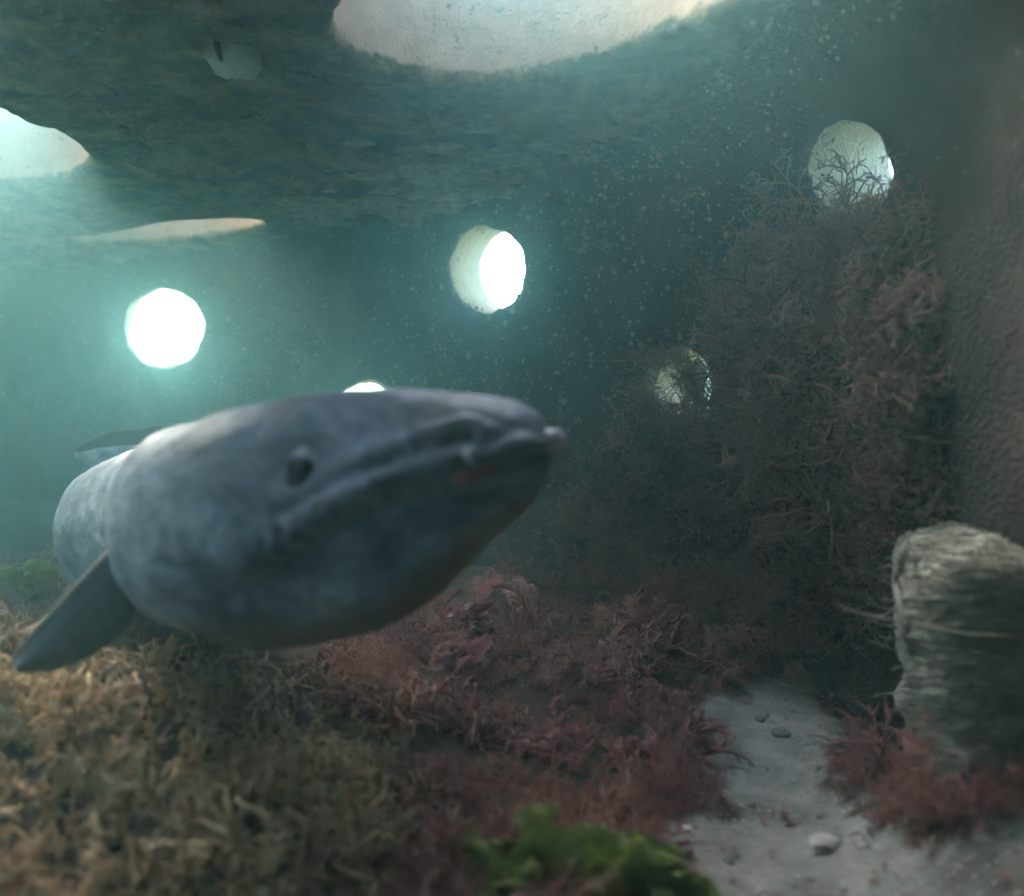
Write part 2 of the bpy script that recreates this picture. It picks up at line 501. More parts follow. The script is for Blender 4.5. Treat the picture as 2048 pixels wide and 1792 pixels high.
v, nn = verts_of(ceil_me), normals_of(ceil_me)
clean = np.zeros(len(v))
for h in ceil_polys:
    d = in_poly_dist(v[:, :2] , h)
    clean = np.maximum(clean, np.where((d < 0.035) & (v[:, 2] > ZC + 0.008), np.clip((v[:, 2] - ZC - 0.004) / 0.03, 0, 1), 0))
sv = v * np.array([6, 7, 6])
flake = np.clip(fbm(v * np.array([11, 13, 9]), 3, 21) * 1.4, -0.2, 0.8)
rimd = np.full(len(v), 9.0)
for h in ceil_polys: rimd = np.minimum(rimd, np.abs(in_poly_dist(v[:, :2], h)))
calmc = 0.25 + 0.75 * np.clip(rimd / 0.09, 0, 1)
v = v + nn * (calmc * (fbm(sv, 4, 11) * 0.020 + flake * 0.020 + fbm(v * 50, 2, 15) * 0.003) * (1 - 0.8 * clean))[:, None]
ceil_me.vertices.foreach_set('co', v.astype(np.float32).ravel())
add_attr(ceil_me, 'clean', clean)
ceil_me.materials.clear()
ceil_me.polygons.foreach_set('use_smooth', np.ones(len(ceil_me.polygons), bool)); ceil_me.update()
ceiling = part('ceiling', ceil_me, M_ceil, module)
ceil_v, ceil_n = v, normals_of(ceil_me)

# ------------------------------------------------------------------ seabed
def bed(x, y):
    """height of the seabed at arrays x, y (without the finest grain)"""
    x = np.atleast_1d(np.asarray(x, float)); y = np.atleast_1d(np.asarray(y, float))
    p = np.stack([x, y, np.zeros_like(x)], 1)
    z = 0.0 + 0.02 * fbm(p * 3.0, 3, 31) + 0.006 * fbm(p * 14, 3, 37)
    z += 0.13 * np.exp(-(((x + 0.42) / 0.40) ** 2 + ((y - 0.80) / 0.40) ** 2))      # weedy mound on the left
    z += 0.10 * np.exp(-(((x + 0.75) / 0.5) ** 2 + ((y - 1.6) / 0.5) ** 2))
    z += 0.07 * np.exp(-(((x - 0.02) / 0.22) ** 2 + ((y - 1.25) / 0.25) ** 2))
    z += 0.13 * np.exp(-(((x - 0.44) / 0.10) ** 2 + ((y - 0.74) / 0.12) ** 2))
    z += 0.09 * np.exp(-(((x - 0.36) / 0.14) ** 2 + ((y - 1.42) / 0.2) ** 2))
    return z
_bx, _by = np.linspace(-3.2, 3.2, 641), np.linspace(-1.4, 5.0, 641)
_bz = bed(*[q.ravel() for q in np.meshgrid(_bx, _by, indexing='ij')]).reshape(641, 641)
def bed1(x, y):
    u = min(max((x + 3.2) * 100, 0), 639.99); w = min(max((y + 1.4) * 100, 0), 639.99)
    i, j = int(u), int(w); u -= i; w -= j
    return float(_bz[i, j] * (1 - u) * (1 - w) + _bz[i + 1, j] * u * (1 - w) + _bz[i, j + 1] * (1 - u) * w + _bz[i + 1, j + 1] * u * w)

def hit_bed(px, py):
    r = ray(px, py); d = 0.3
    while d < 4:
        p = CAM + r * d
        if p.z < bed1(p.x, p.y): return p
        d += 0.01
    return None

gx = np.linspace(-3.0, 1.0, 401); gy = np.linspace(-1.4, 3.8, 521)
def grid_mesh(name, gx, gy, zf):
    X, Y = np.meshgrid(gx, gy, indexing='ij')
    Z = zf(X.ravel(), Y.ravel())
    vv = np.stack([X.ravel(), Y.ravel(), Z], 1)
    n, m = len(gx), len(gy)
    i = np.arange(n - 1)[:, None] * m + np.arange(m - 1)[None, :]
    ff = np.stack([i, i + m, i + m + 1, i + 1], -1).reshape(-1, 4)
    return vv, ff
far = np.array([-5.4, -4.8, -4.2, -3.8, -3.4])
gx = np.concatenate([far, gx, -far[::-1] - 2.2]); gy = np.concatenate([far + 1.6, gy, -far[::-1] + 0.8])
vv, ff = grid_mesh('seabed', gx, gy, bed)
sand_poly = [(1360, 1792), (1330, 1690), (1430, 1640), (1400, 1540), (1390, 1430), (1470, 1370), (1650, 1360), (1650, 1470),
             (1690, 1580), (1760, 1660), (1840, 1720), (2048, 1640), (2150, 1850), (1340, 1870)]
q = vv - np.array(CAM)
cx_ = q[:, 0]; cyy = q[:, 1] * math.cos(PITCH) - q[:, 2] * math.sin(PITCH); cz = q[:, 1] * math.sin(PITCH) + q[:, 2] * math.cos(PITCH)
with np.errstate(divide='ignore', invalid='ignore'):
    spx = np.stack([1024 + F * cx_ / cyy, 896 - F * cz / cyy], 1)
sx = vv[:, 0]; sy = vv[:, 1]
def dist_poly(pts, poly):
    p = np.array(poly, float); d = np.full(len(pts), 1e9); ins = np.zeros(len(pts), bool)
    for a, b in zip(p, np.roll(p, -1, 0)):
        e = b - a; t = np.clip(((pts - a) @ e) / (e @ e), 0, 1)
        d = np.minimum(d, np.linalg.norm(pts - a - t[:, None] * e, axis=1))
        c = ((a[1] > pts[:, 1]) != (b[1] > pts[:, 1]))
        with np.errstate(divide='ignore', invalid='ignore'):
            xi = (b[0] - a[0]) * (pts[:, 1] - a[1]) / (b[1] - a[1]) + a[0]
        ins ^= c & (pts[:, 0] < xi)
    return np.where(ins, -d, d)
sand_xy = [tuple(hit_bed(*p).xy) if hit_bed(*p) else None for p in sand_poly]
sand_xy = [s for s in sand_xy if s]
dsand = dist_poly(vv[:, :2], sand_xy)
weedy = np.clip(dsand / 0.05 + 0.3 + 0.9 * vnoise(vv * 28, 8) + 0.5 * vnoise(vv * 70, 9), 0, 1) * (np.abs(sx) < 3.5)
seabed_me = mesh_np('seabed', vv, ff)
add_attr(seabed_me, 'weedy', weedy)
seabed = part('seabed', seabed_me, M_sand, kind='structure')

# ------------------------------------------------------------------ tubes and weed prototypes
class Buf:
    def __init__(s): s.v = []; s.f = []; s.t = []
    def tube(s, pts, radii, sides=4, flat=1.0, t0=0.0, t1=1.0):
        base = len(s.v); n = len(pts)
        up = Vector((0.3, 0.2, 0.93))
        for k, (p, r) in enumerate(zip(pts, radii)):
            d = (pts[min(k + 1, n - 1)] - pts[max(k - 1, 0)])
            if d.length < 1e-9: d = Vector((0, 0, 1))
            d.normalize(); a = d.cross(up)
            if a.length < 0.05: a = d.cross(Vector((1, 0, 0)))
            a.normalize(); b = d.cross(a)
            for i in range(sides):
                th = 2 * math.pi * i / sides
                s.v.append(p + a * (r * math.cos(th)) + b * (r * flat * math.sin(th)))
                s.t.append(t0 + (t1 - t0) * k / (n - 1))
        for k in range(n - 1):
            for i in range(sides):
                j = (i + 1) % sides
                s.f.append((base + k * sides + i, base + k * sides + j, base + (k + 1) * sides + j, base + (k + 1) * sides + i))
        s.f.append((base + (n - 1) * sides, base + (n - 1) * sides + 1, base + (n - 1) * sides + 2, base + (n - 1) * sides + 3 % sides)) if sides == 4 else None
    def arrays(s): return np.array([tuple(p) for p in s.v]), np.array(s.f), np.array(s.t)

def rnd_dir(rr): return Vector((rr.gauss(0, 1), rr.gauss(0, 1), rr.gauss(0, 1))).normalized()

def weed_proto(seed, stems=6, length=0.07, rad=0.0016, levels=2, spread=0.8, flat=1.0, droop=0.0, kids=5, wander=0.25):
    rr = random.Random(seed); B = Buf()
    def grow(p, d, L, r, lev, t0):
        n = 4 if lev else 5; pts = [p.copy()]; q = p.copy(); dd = d.copy()
        for k in range(n):
            dd = (dd + rnd_dir(rr) * wander + Vector((0, 0, -droop * 0.3))).normalized()
            q = q + dd * (L / n); pts.append(q.copy())
        t1 = min(1.0, t0 + (0.55 if lev else 0.45))
        radii = [r * (1 - 0.6 * (k / n) ** 1.5) for k in range(n + 1)]
        B.tube(pts, radii, 4, flat, t0, t1)
        if lev < levels:
            m = kids if lev == 0 else max(2, kids - 2)
            for j in range(m):
                u = rr.uniform(0.25, 0.95); i = min(int(u * n), n - 1)
                base = pts[i].lerp(pts[i + 1], u * n - i)
                ax = (pts[i + 1] - pts[i]).normalized()
                nd = (ax * 0.7 + rnd_dir(rr) * 0.9).normalized()
                grow(base, nd, L * rr.uniform(0.3, 0.55), r * 0.72, lev + 1, t0 + (t1 - t0) * u)
    for s in range(stems):
        a = rr.uniform(0, 6.28); sp = rr.uniform(0.1, spread)
        d = Vector((math.cos(a) * sp, math.sin(a) * sp, 1)).normalized()
        grow(Vector((rr.gauss(0, 0.006), rr.gauss(0, 0.006), -0.004)), d, length * rr.uniform(0.6, 1.15), rad * rr.uniform(0.8, 1.2), 0, 0.0)
    return B.arrays()

def leaf_proto(seed, n=7, size=0.06, narrow=0.6):
    """ruffled thin blades rising from one holdfast"""
    rr = random.Random(seed); V = []; Fc = []; T = []
    for s in range(n):
        a = rr.uniform(0, 6.28); lean = rr.uniform(0.2, 1.1)
        d = Vector((math.cos(a) * lean, math.sin(a) * lean, 1)).normalized()
        side = d.cross(Vector((math.cos(a + 1.3), math.sin(a + 1.3), 0.3))).normalized(); nor = d.cross(side)
        L = size * rr.uniform(0.6, 1.2); W = L * narrow * rr.uniform(0.6, 1.2)
        nu, nv = 18, 14; base = len(V); p1, p2 = rr.uniform(0, 6), rr.uniform(0, 6)
        for i in range(nu + 1):
            u = i / nu
            wdt = W * (0.12 + math.sin(min(u * 1.05, 1) * math.pi * 0.86) ** 0.8) * (1 + 0.15 * math.sin(u * 17 + p1))
            for j in range(nv + 1):
                w = j / nv * 2 - 1
                ruff = 0.13 * W * math.sin(u * 9 + p1 + w * 2) * abs(w) ** 1.2 + 0.10 * W * math.sin(u * 23 + p2 + w * 5) * abs(w) + 0.05 * W * math.sin(u * 41 + p1 + w * 11)
                p = d * (L * u) + side * (w * wdt * 0.5) + nor * (ruff + 0.25 * L * u * u * math.sin(p2)) + Vector((0, 0, -0.18 * L * u * u))
                V.append(p); T.append(abs(w) * 0.5 + u * 0.5)
        for i in range(nu):
            for j in range(nv):
                q0 = base + i * (nv + 1) + j
                Fc.append((q0, q0 + 1, q0 + nv + 2, q0 + nv + 1))
    return np.array([tuple(p) for p in V]), np.array(Fc), np.array(T)

def place_many(name, protos, spots, mat, parent=None):
    """one mesh of many plants; spots: (position, normal, scale)"""
    Vs, Fs, Ts, Rn = [], [], [], []; off = 0
    for (p, nrm, sc) in spots:
        pv, pf, pt = random.choice(protos)
        q = Vector(nrm).to_track_quat('Z', 'Y').to_matrix() @ Matrix.Rotation(random.uniform(0, 6.28), 3, 'Z')
        A = np.array(q) * sc
        Vs.append(pv @ A.T + np.array(p)); Fs.append(pf + off); Ts.append(pt); Rn.append(np.full(len(pv), random.random())); off += len(pv)
    me = mesh_np(name, np.concatenate(Vs), np.concatenate(Fs))
    add_attr(me, 'tip', np.concatenate(Ts)); add_attr(me, 'rnd', np.concatenate(Rn))
    return part(name, me, mat, parent)

def proto_mesh(name, pr, mat, rnd=0.5):
    me = mesh_np(name, pr[0], pr[1]); add_attr(me, 'tip', pr[2]); add_attr(me, 'rnd', np.full(len(pr[0]), rnd))
    me.materials.append(mat); return me

fine = [weed_proto(100 + k, 5, 0.065, 0.0013, 2, 0.9, 1.0, 0.25, 5, 0.3) for k in range(4)] + [weed_proto(150 + k, 8, 0.058, 0.0008, 2, 1.1, 1.0, 0.15, 7, 0.2) for k in range(3)]
coarse = [weed_proto(200 + k, 5, 0.062, 0.0036, 2, 1.0, 0.6, 0.2, 4, 0.28) for k in range(5)]
hang = [weed_proto(300 + k, 6, 0.085, 0.0015, 2, 0.8, 1.0, 0.5, 6, 0.3) for k in range(5)]
hangc = [weed_proto(350 + k, 5, 0.075, 0.0026, 1, 1.2, 0.6, 0.5, 5, 0.25) for k in range(4)]
tiny = [weed_proto(400 + k, 4, 0.018, 0.0010, 1, 1.0, 1.0, 0.0, 3, 0.3) for k in range(4)]
leafy = [leaf_proto(500 + k, 26, 0.032, 0.55) for k in range(4)]
lettuce = [leaf_proto(600 + k, 16, 0.075, 0.75) for k in range(3)]

def up_ish(k=0.3): return (random.gauss(0, k), random.gauss(0, k), 1.0)

keep_clear = [tuple(hit_bed(*q_).xy) for q_ in ((1120, 1790), (1300, 1820), (1010, 1230), (940, 1290))]
def scatter_bed(poly, n, sc=(0.7, 1.3), tilt=0.3, avoid_sand=True):
    poly_a = np.array(poly, float); x0, y0 = poly_a.min(0); x1, y1 = poly_a.max(0); out = []; tries = 0
    while len(out) < n and tries < n * 12:
        tries += 1
        px, py = random.uniform(x0, x1), random.uniform(y0, y1)
        if dist_poly(np.array([[px, py]]), poly)[0] > 0: continue
        p = hit_bed(px, py)
        if p is None or any((p.x - a_) ** 2 + (p.y - b_) ** 2 < 0.022 ** 2 for a_, b_ in keep_clear): continue
        if avoid_sand and dist_poly(np.array([[p.x, p.y]]), sand_xy)[0] < random.uniform(-0.015, 0.02): continue
        p.z = bed1(p.x, p.y) - 0.003
        near_ = min(1.0, 0.45 + max(0, dist_poly(np.array([[p.x, p.y]]), sand_xy)[0]) * 7)
        out.append((p, up_ish(tilt), random.uniform(*sc) * near_ * (0.85 + 0.65 * float(vnoise(np.array([[p.x * 11, p.y * 11, 3.3]]), 91)[0]))))
    return out

# ground cover
left_poly = [(-250, 1250), (250, 1270), (500, 1350), (800, 1500), (900, 1700), (950, 2050), (-250, 2050)]
place_many('tan_weed_carpet', coarse, scatter_bed(left_poly, 330, (0.6, 1.1), 0.45), M_tan)['kind'] = 'stuff'
place_many('mixed_weed_carpet', coarse + fine, scatter_bed([(480, 1230), (860, 1230), (900, 1420), (760, 1460), (500, 1380)], 70, (0.6, 1.0), 0.5), M_red)['kind'] = 'stuff'
mid_poly = [(700, 1250), (1000, 1130), (1300, 1120), (1480, 1250), (1880, 1300), (2100, 1400), (2100, 1700), (1850, 1760), (1700, 1640),
            (1600, 1400), (1450, 1400), (1450, 1800), (1350, 1950), (850, 2050), (800, 1500)]
place_many('red_weed_carpet', fine + coarse[:2], scatter_bed(mid_poly, 560, (0.6, 1.15), 0.5), M_red)['kind'] = 'stuff'
place_many('pink_weed_patches', leafy, scatter_bed([(780, 1300), (1000, 1150), (1250, 1250), (1400, 1400), (1350, 1560), (900, 1500)], 40, (0.7, 1.3), 0.4), M_pink)['kind'] = 'stuff'
place_many('pink_weed_patches', leafy, scatter_bed([(1700, 1380), (1900, 1400), (1980, 1600), (1900, 1700), (1720, 1600)], 14, (0.6, 1.0), 0.4), M_red)['kind'] = 'stuff'
place_many('sand_edge_weed', fine + coarse, [q_ for q_ in scatter_bed([(1250, 1340), (1750, 1320), (1980, 1560), (2100, 1720), (1900, 1790), (1450, 1792), (1200, 1900)], 900, (0.25, 0.5), 0.6) if dist_poly(np.array([[q_[0].x, q_[0].y]]), sand_xy)[0] < 0.035], M_red)['kind'] = 'stuff'
far_poly = [(-100, 1120), (300, 1130), (900, 1180), (1050, 1080), (1500, 1080), (1650, 1200), (1400, 1260), (1100, 1250), (250, 1330), (-100, 1300)]
place_many('dark_weed_carpet', fine, scatter_bed(far_poly, 190, (0.8, 1.3), 0.5), M_dark)['kind'] = 'stuff'

# ------------------------------------------------------------------ weed on the wall
def blob(name, c, sx_, sy_, sz_, rough, seed, subdiv=5, power=3.0, rot=None, stretch=(1, 1, 1)):
    bm = bmesh.new(); bmesh.ops.create_icosphere(bm, subdivisions=subdiv, radius=1)
    co = np.array([tuple(v.co) for v in bm.verts])
    k = (np.abs(co) ** power).sum(1) ** (1 / power); co = co / k[:, None]
    nrm = co / np.linalg.norm(co, axis=1)[:, None]
    co = co * np.array([sx_, sy_, sz_])
    st = np.array(stretch)
    co = co + nrm * (rough * (fbm(co / max(sx_, sz_) * 2.0 * st, 3, seed) * 1.0 + 0.35 * fbm(co / max(sx_, sz_) * 9 * st, 3, seed + 9)))[:, None]
    for v_, q_ in zip(bm.verts, co): v_.co = q_
    if rot is not None: bm.transform(rot.to_4x4())
    bm.transform(Matrix.Translation(c))
    me = bpy.data.meshes.new(name); bm.to_mesh(me); bm.free()
    me.polygons.foreach_set('use_smooth', np.ones(len(me.polygons), bool)); me.update(); return me
bt_c = P(1665, 860, 1.20)
bt_me = blob('buttress', bt_c, 0.115, 0.13, 0.27, 0.03, 141, 6, 2.3)
add_attr(bt_me, 'clean', np.zeros(len(bt_me.vertices))); add_attr(bt_me, 'film', np.zeros(len(bt_me.vertices)))
part('buttress', bt_me, M_wall, module)
bvh_bt = BVHTree.FromPolygons([tuple(v.co) for v in bt_me.vertices], [tuple(p.vertices) for p in bt_me.polygons])
dg = bpy.context.evaluated_depsgraph_get(); dg.update()
bvh_wall = BVHTree.FromObject(wall, dg)
bvh_ceil = BVHTree.FromObject(ceiling, dg)
def hit(bvh, px, py):
    r = ray(px, py).normalized(); h = bvh.ray_cast(CAM, r)
    if bvh is bvh_wall:
        g = bvh_bt.ray_cast(CAM, r)
        if g[0] and (not h[0] or g[3] < h[3]): h = g
    return (h[0], h[1]) if h[0] else None

def scatter_wall(bvh, poly, n, sc, sag=0.5, out=0.8, jit=0.4):
    a = np.array(poly, float); x0, y0 = a.min(0); x1, y1 = a.max(0); res = []; tries = 0
    while len(res) < n and tries < n * 12:
        tries += 1
        px, py = random.uniform(x0, x1), random.uniform(y0, y1)
        if dist_poly(np.array([[px, py]]), poly)[0] > 0: continue
        h = hit(bvh, px, py)
        if not h or (h[0] - CAM).length > 3.5: continue
        if any((h[0] - c - ax * (h[0] - c).dot(ax)).length < rad and (h[0] - c).dot(ax) > 0.03 for c, ax, rad in tunnels): continue
        d = (h[1] * out + Vector((0, 0, -sag)) + rnd_dir(random) * jit).normalized()
        res.append((h[0] - d * 0.003, d, random.uniform(*sc)))
    return res

curtain = [(1440, 520), (1560, 430), (1700, 430), (1820, 420), (1870, 560), (1880, 900), (1840, 1180), (1650, 1260), (1350, 1220),
           (1180, 1180), (1120, 1060), (1200, 920), (1330, 860), (1430, 800), (1440, 680)]
place_many('hanging_weed_mass', hang + hangc[:2], scatter_wall(bvh_wall, curtain, 420, (0.6, 1.15), 0.7, 0.7, 0.5), M_dark)['kind'] = 'stuff'
place_many('hanging_weed_mass', hangc, scatter_wall(bvh_wall, [(1480, 520), (1560, 460), (1780, 470), (1880, 900), (1500, 900)], 130, (0.5, 0.9), 0.5, 0.9, 0.6), M_dark)['kind'] = 'stuff'
place_many('hanging_weed_mass', hangc, scatter_wall(bvh_wall, [(1380, 620), (1560, 520), (1800, 560), (1850, 1100), (1300, 1150), (1180, 1000), (1330, 850), (1440, 700)], 85, (0.8, 1.35), 0.4, 1.0, 0.7), M_dark)['kind'] = 'stuff'
rs = []
for ring, ax_ in rim_rings[:3]:
    cen_ = sum(ring, Vector()) / len(ring)
    for k in range(16):
        p_ = random.choice(ring); rs.append((p_ + ax_ * random.uniform(0, 0.03), (cen_ - p_).normalized() * 0.6 + rnd_dir(random) * 0.8, random.uniform(0.3, 0.9)))
place_many('rim_weed', tiny, rs, M_dark)['kind'] = 'stuff'
fringe = [(1180, 880), (1250, 660), (1450, 560), (1560, 380), (1850, 330), (2048, 500), (2048, 950), (1900, 1100)]
place_many('wall_turf', tiny, scatter_wall(bvh_wall, [(1150, 300), (1880, 300), (1880, 1250), (1050, 1250)], 450, (0.6, 1.3), 0.2, 1.0, 0.5), M_dark)['kind'] = 'stuff'

# ------------------------------------------------------------------ the eel
TH = 112
# key rings: centre x px, top py, bottom py, depth, half width (m)
keys = [(1090, 862, 958, 0.625, 0.018), (1085, 845, 988, 0.625, 0.029), (1070, 828, 1014, 0.625, 0.037), (1042, 810, 1050, 0.626, 0.045),
        (1000, 795, 1085, 0.628, 0.052), (930, 784, 1150, 0.632, 0.060), (850, 779, 1215, 0.64, 0.066), (760, 776, 1262, 0.65, 0.071),
        (670, 780, 1288, 0.665, 0.075), (580, 797, 1294, 0.68, 0.078), (500, 818, 1284, 0.705, 0.080), (440, 847, 1258, 0.745, 0.083)]
cen, hu, hd, hw = [], [], [], []
for x, t, b, d, w in keys:
    cen.append(P(x, (t + b) / 2, d)); hh = (b - t) / 2 * d / F; hu.append(hh); hd.append(hh); hw.append(w)
tail = [(412, 1050, 0.81, .094, .084), (404, 1052, 0.88, .093, .084), (378, 1045, 0.96, .091, .083), (316, 1048, 1.06, .093, .080), (240, 1062, 1.17, .087, .078),
        (262, 1066, 1.27, .080, .070), (380, 1050, 1.37, .072, .060), (450, 1020, 1.46, .060, .045), (460, 975, 1.54, .050, .032),
        (400, 950, 1.60, .046, .022), (310, 935, 1.62, .042, .014), (220, 925, 1.64, .030, .008), (150, 915, 1.66, .008, .003)]
for x, y, d, h_, w in tail:
    cen.append(P(x, y, d)); hu.append(h_); hd.append(h_); hw.append(w)
cen = np.array([tuple(c) for c in cen]); prof = np.array([hu, hw]).T
# resample by arc length with Catmull-Rom
def catmull(pts, per):
    pts = np.asarray(pts, float); out = []
    n = len(pts)
    for i in range(n - 1):
        p0, p1, p2, p3 = pts[max(i - 1, 0)], pts[i], pts[i + 1], pts[min(i + 2, n - 1)]
        for k in range(per[i]):
            t = k / per[i]
            out.append(0.5 * ((2 * p1) + (-p0 + p2) * t + (2 * p0 - 5 * p1 + 4 * p2 - p3) * t * t + (-p0 + 3 * p1 - 3 * p2 + p3) * t ** 3))
    out.append(pts[-1]); return np.array(out)
segl = np.linalg.norm(np.diff(cen, axis=0), axis=1)
per = [max(3, int(round(l / (0.0030 if i < 11 else 0.006)))) for i, l in enumerate(segl)]
sp = catmull(np.concatenate([cen, prof], 1), per)
cc, hh_, ww = sp[:, :3], np.maximum(sp[:, 3], 0.002), np.maximum(sp[:, 4], 0.002)
T = np.gradient(cc, axis=0); T /= np.linalg.norm(T, axis=1)[:, None]
# smooth the tangents so that rings do not cross
_sa = np.concatenate([[0], np.cumsum(np.linalg.norm(np.diff(cc, axis=0), axis=1))])
T[:, 2] *= np.clip((_sa - 0.22) / 0.08, 0, 1); T[_sa < 0.05] = T[int(np.argmax(_sa > 0.07))]
T /= np.linalg.norm(T, axis=1)[:, None]
for _ in range(12):
    T[1:-1] = (T[:-2] + 2 * T[1:-1] + T[2:]) / 4; T /= np.linalg.norm(T, axis=1)[:, None]
UPV = np.array([0, 0, 1.0])
Sd = np.cross(T, UPV); Sd /= np.linalg.norm(Sd, axis=1)[:, None]
Up = np.cross(Sd, T)
if Sd[40] @ (np.array(CAM) - cc[40]) < 0: Sd = -Sd
th = np.linspace(0, 2 * np.pi, TH, endpoint=False)
cs, sn = np.cos(th), np.sin(th)
e = 0.92
ct = np.sign(cs) * np.abs(cs) ** e; st = np.sign(sn) * np.abs(sn) ** e
NR = len(cc)
s_arc = np.concatenate([[0], np.cumsum(np.linalg.norm(np.diff(cc, axis=0), axis=1))])
headness = np.clip(1 - s_arc / 0.26, 0, 1)
# upper head is narrower than the jowls; the crown is flattened
shape_w = 1 - 0.22 * headness[:, None] * np.clip(ct, 0, 1)[None, :] ** 1.5
Vt = cc[:, None, :] + Up[:, None, :] * (hh_[:, None] * ct[None, :])[..., None] + Sd[:, None, :] * (ww[:, None] * st[None, :] * shape_w)[..., None]
Vt = Vt.reshape(-1, 3)
ii = np.arange(NR - 1)[:, None] * TH; jj = np.arange(TH)[None, :]; j2 = (np.arange(TH) + 1)[None, :] % TH
Ff = np.stack([ii + jj, ii + j2, ii + TH + j2, ii + TH + jj], -1).reshape(-1, 4)

def proj(v):
    q = v - np.array(CAM); c, s = math.cos(PITCH), math.sin(PITCH)
    y = q[:, 1] * c - q[:, 2] * s; z = q[:, 1] * s + q[:, 2] * c
    return np.stack([1024 + F * q[:, 0] / y, 896 - F * z / y], 1)
mirror = (-np.arange(TH)) % TH
ring_id = np.repeat(np.arange(NR), TH); th_id = np.tile(np.arange(TH), NR)
PX = proj(Vt); front = (np.sin(th[th_id]) > 0.02) & (s_arc[ring_id] < 0.42)
def pick(px, py):
    d = np.where(front, (PX[:, 0] - px) ** 2 + (PX[:, 1] - py) ** 2, 1e12); return int(np.argmin(d))
def line_dist(pixels, V0, sub=14):
    """distance of every vertex to a line drawn on the near flank and to its mirror image"""
    ids = []
    for a, b in zip(pixels[:-1], pixels[1:]):
        for k in range(sub):
            t = k / sub; ids.append(pick(a[0] + (b[0] - a[0]) * t, a[1] + (b[1] - a[1]) * t))
    ids.append(pick(*pixels[-1])); ids = list(dict.fromkeys(ids))
    mids = [ring_id[i] * TH + mirror[th_id[i]] for i in ids]
    out = np.full(len(V0), 9.0); sgn = np.zeros(len(V0))
    for grp in (ids, mids):
        L = V0[grp]
        hp = s_arc[ring_id] < 0.45
        idx = np.where(hp)[0]
        d = np.full(len(idx), 9.0); g = np.zeros(len(idx))
        for a in L:
            w = V0[idx] - a; dd = np.linalg.norm(w, axis=1); m = dd < d
            d[m] = dd[m]; g[m] = w[m, 2]
        m = d < out[idx]; out[idx[m]] = d[m]; sgn[idx[m]] = g[m]
    return out, sgn, ids
tmpme = mesh_np('tmp', Vt, Ff); N0 = normals_of(tmpme); bpy.data.meshes.remove(tmpme)
if (N0[pick(700, 950)] @ (np.array(CAM) - Vt[pick(700, 950)])) < 0: Ff = Ff[:, ::-1].copy(); N0 = -N0
V0 = Vt.copy()
mouth_px = [(1088, 922), (1050, 920), (990, 936), (920, 956), (850, 952), (757, 972), (654, 1020), (575, 1068), (521, 1112), (472, 1143)]
crease_px = [(940, 866), (870, 882), (800, 907), (715, 941), (645, 972), (555, 1034)]
dm, sg, mouth_ids = line_dist(mouth_px, V0)
dc, sc_, _ = line_dist(crease_px, V0)
G = lambda d, w: np.exp(-(d / w) ** 2)
fade_back = np.clip((0.30 - s_arc[ring_id]) / 0.05, 0, 1)
fr = np.clip((0.11 - s_arc[ring_id]) / 0.09, 0, 1)            # the mouth gapes a little at the front
wob = 0.80 + 0.25 * fbm(V0 * 28, 2, 61)
end_ = np.clip((V0[:, 2] * 0 + s_arc[ring_id].max() * 0 + 0.235 - s_arc[ring_id]) / 0.08, 0.0, 1)
wfr = np.clip((0.085 - s_arc[ring_id]) / 0.03, 0, 1)          # only the front of the mouth gapes
sdm = np.where(sg < 0, -dm, dm)
disp = -0.0105 * G(dm, 0.0046) * wfr * wob + 0.0050 * G(sdm - 0.0105, 0.006) * wfr + 0.0050 * G(sdm + 0.0095, 0.0055) * wfr
disp += 0.0052 * G(sdm - 0.003, 0.0075) * (1 - wfr) * end_ * wob       # jaw edge
# the throat is set back under the jaw edge
disp += -0.0260 * (sg < 0) * np.clip((dm - 0.001) / 0.013, 0, 1) * np.exp(-(np.maximum(dm - 0.016, 0) / 0.052) ** 2) * np.clip((0.262 - s_arc[ring_id]) / 0.11, 0, 1) * np.clip(s_arc[ring_id] / 0.07, 0.1, 1)
disp += -0.0070 * wob * G(dc, 0.0046) + wob * np.where(sc_ < 0, 0.0030 * G(dc - 0.008, 0.004), 0.0036 * G(dc - 0.009, 0.007))
# lower jaw set back behind the snout
low = (np.cos(th[th_id]) < -0.1)
# eye socket, cheek hollow, brow
def bump_at(px, py, w, amp, both=True):
    i = pick(px, py); j = ring_id[i] * TH + mirror[th_id[i]]
    r = amp * G(np.linalg.norm(V0 - V0[i], axis=1), w)
    if both: r = r + amp * G(np.linalg.norm(V0 - V0[j], axis=1), w)
    return r
disp += bump_at(590, 925, 0.024, -0.009) + bump_at(588, 862, 0.016, 0.003) + bump_at(690, 900, 0.03, -0.004)
disp += bump_at(450, 1080, 0.05, 0.006) + bump_at(820, 850, 0.03, -0.003) + bump_at(960, 890, 0.02, -0.004)
disp += bump_at(1030, 840, 0.02, 0.003) + bump_at(500, 1120, 0.022, 0.004) + bump_at(520, 1190, 0.04, -0.005)
# gill slit low behind the jowl and soft skin folds
gill_px = [(330, 1075), (345, 1125), (375, 1170)]
dgll, sgl, _ = line_dist(gill_px, V0)
disp += -0.003 * G(dgll, 0.005)
disp += 0.0013 * fbm(V0 * np.array([18, 18, 40]), 3, 51) + 0.0006 * fbm(V0 * 120, 2, 55)
Vt = V0 + N0 * disp[:, None]
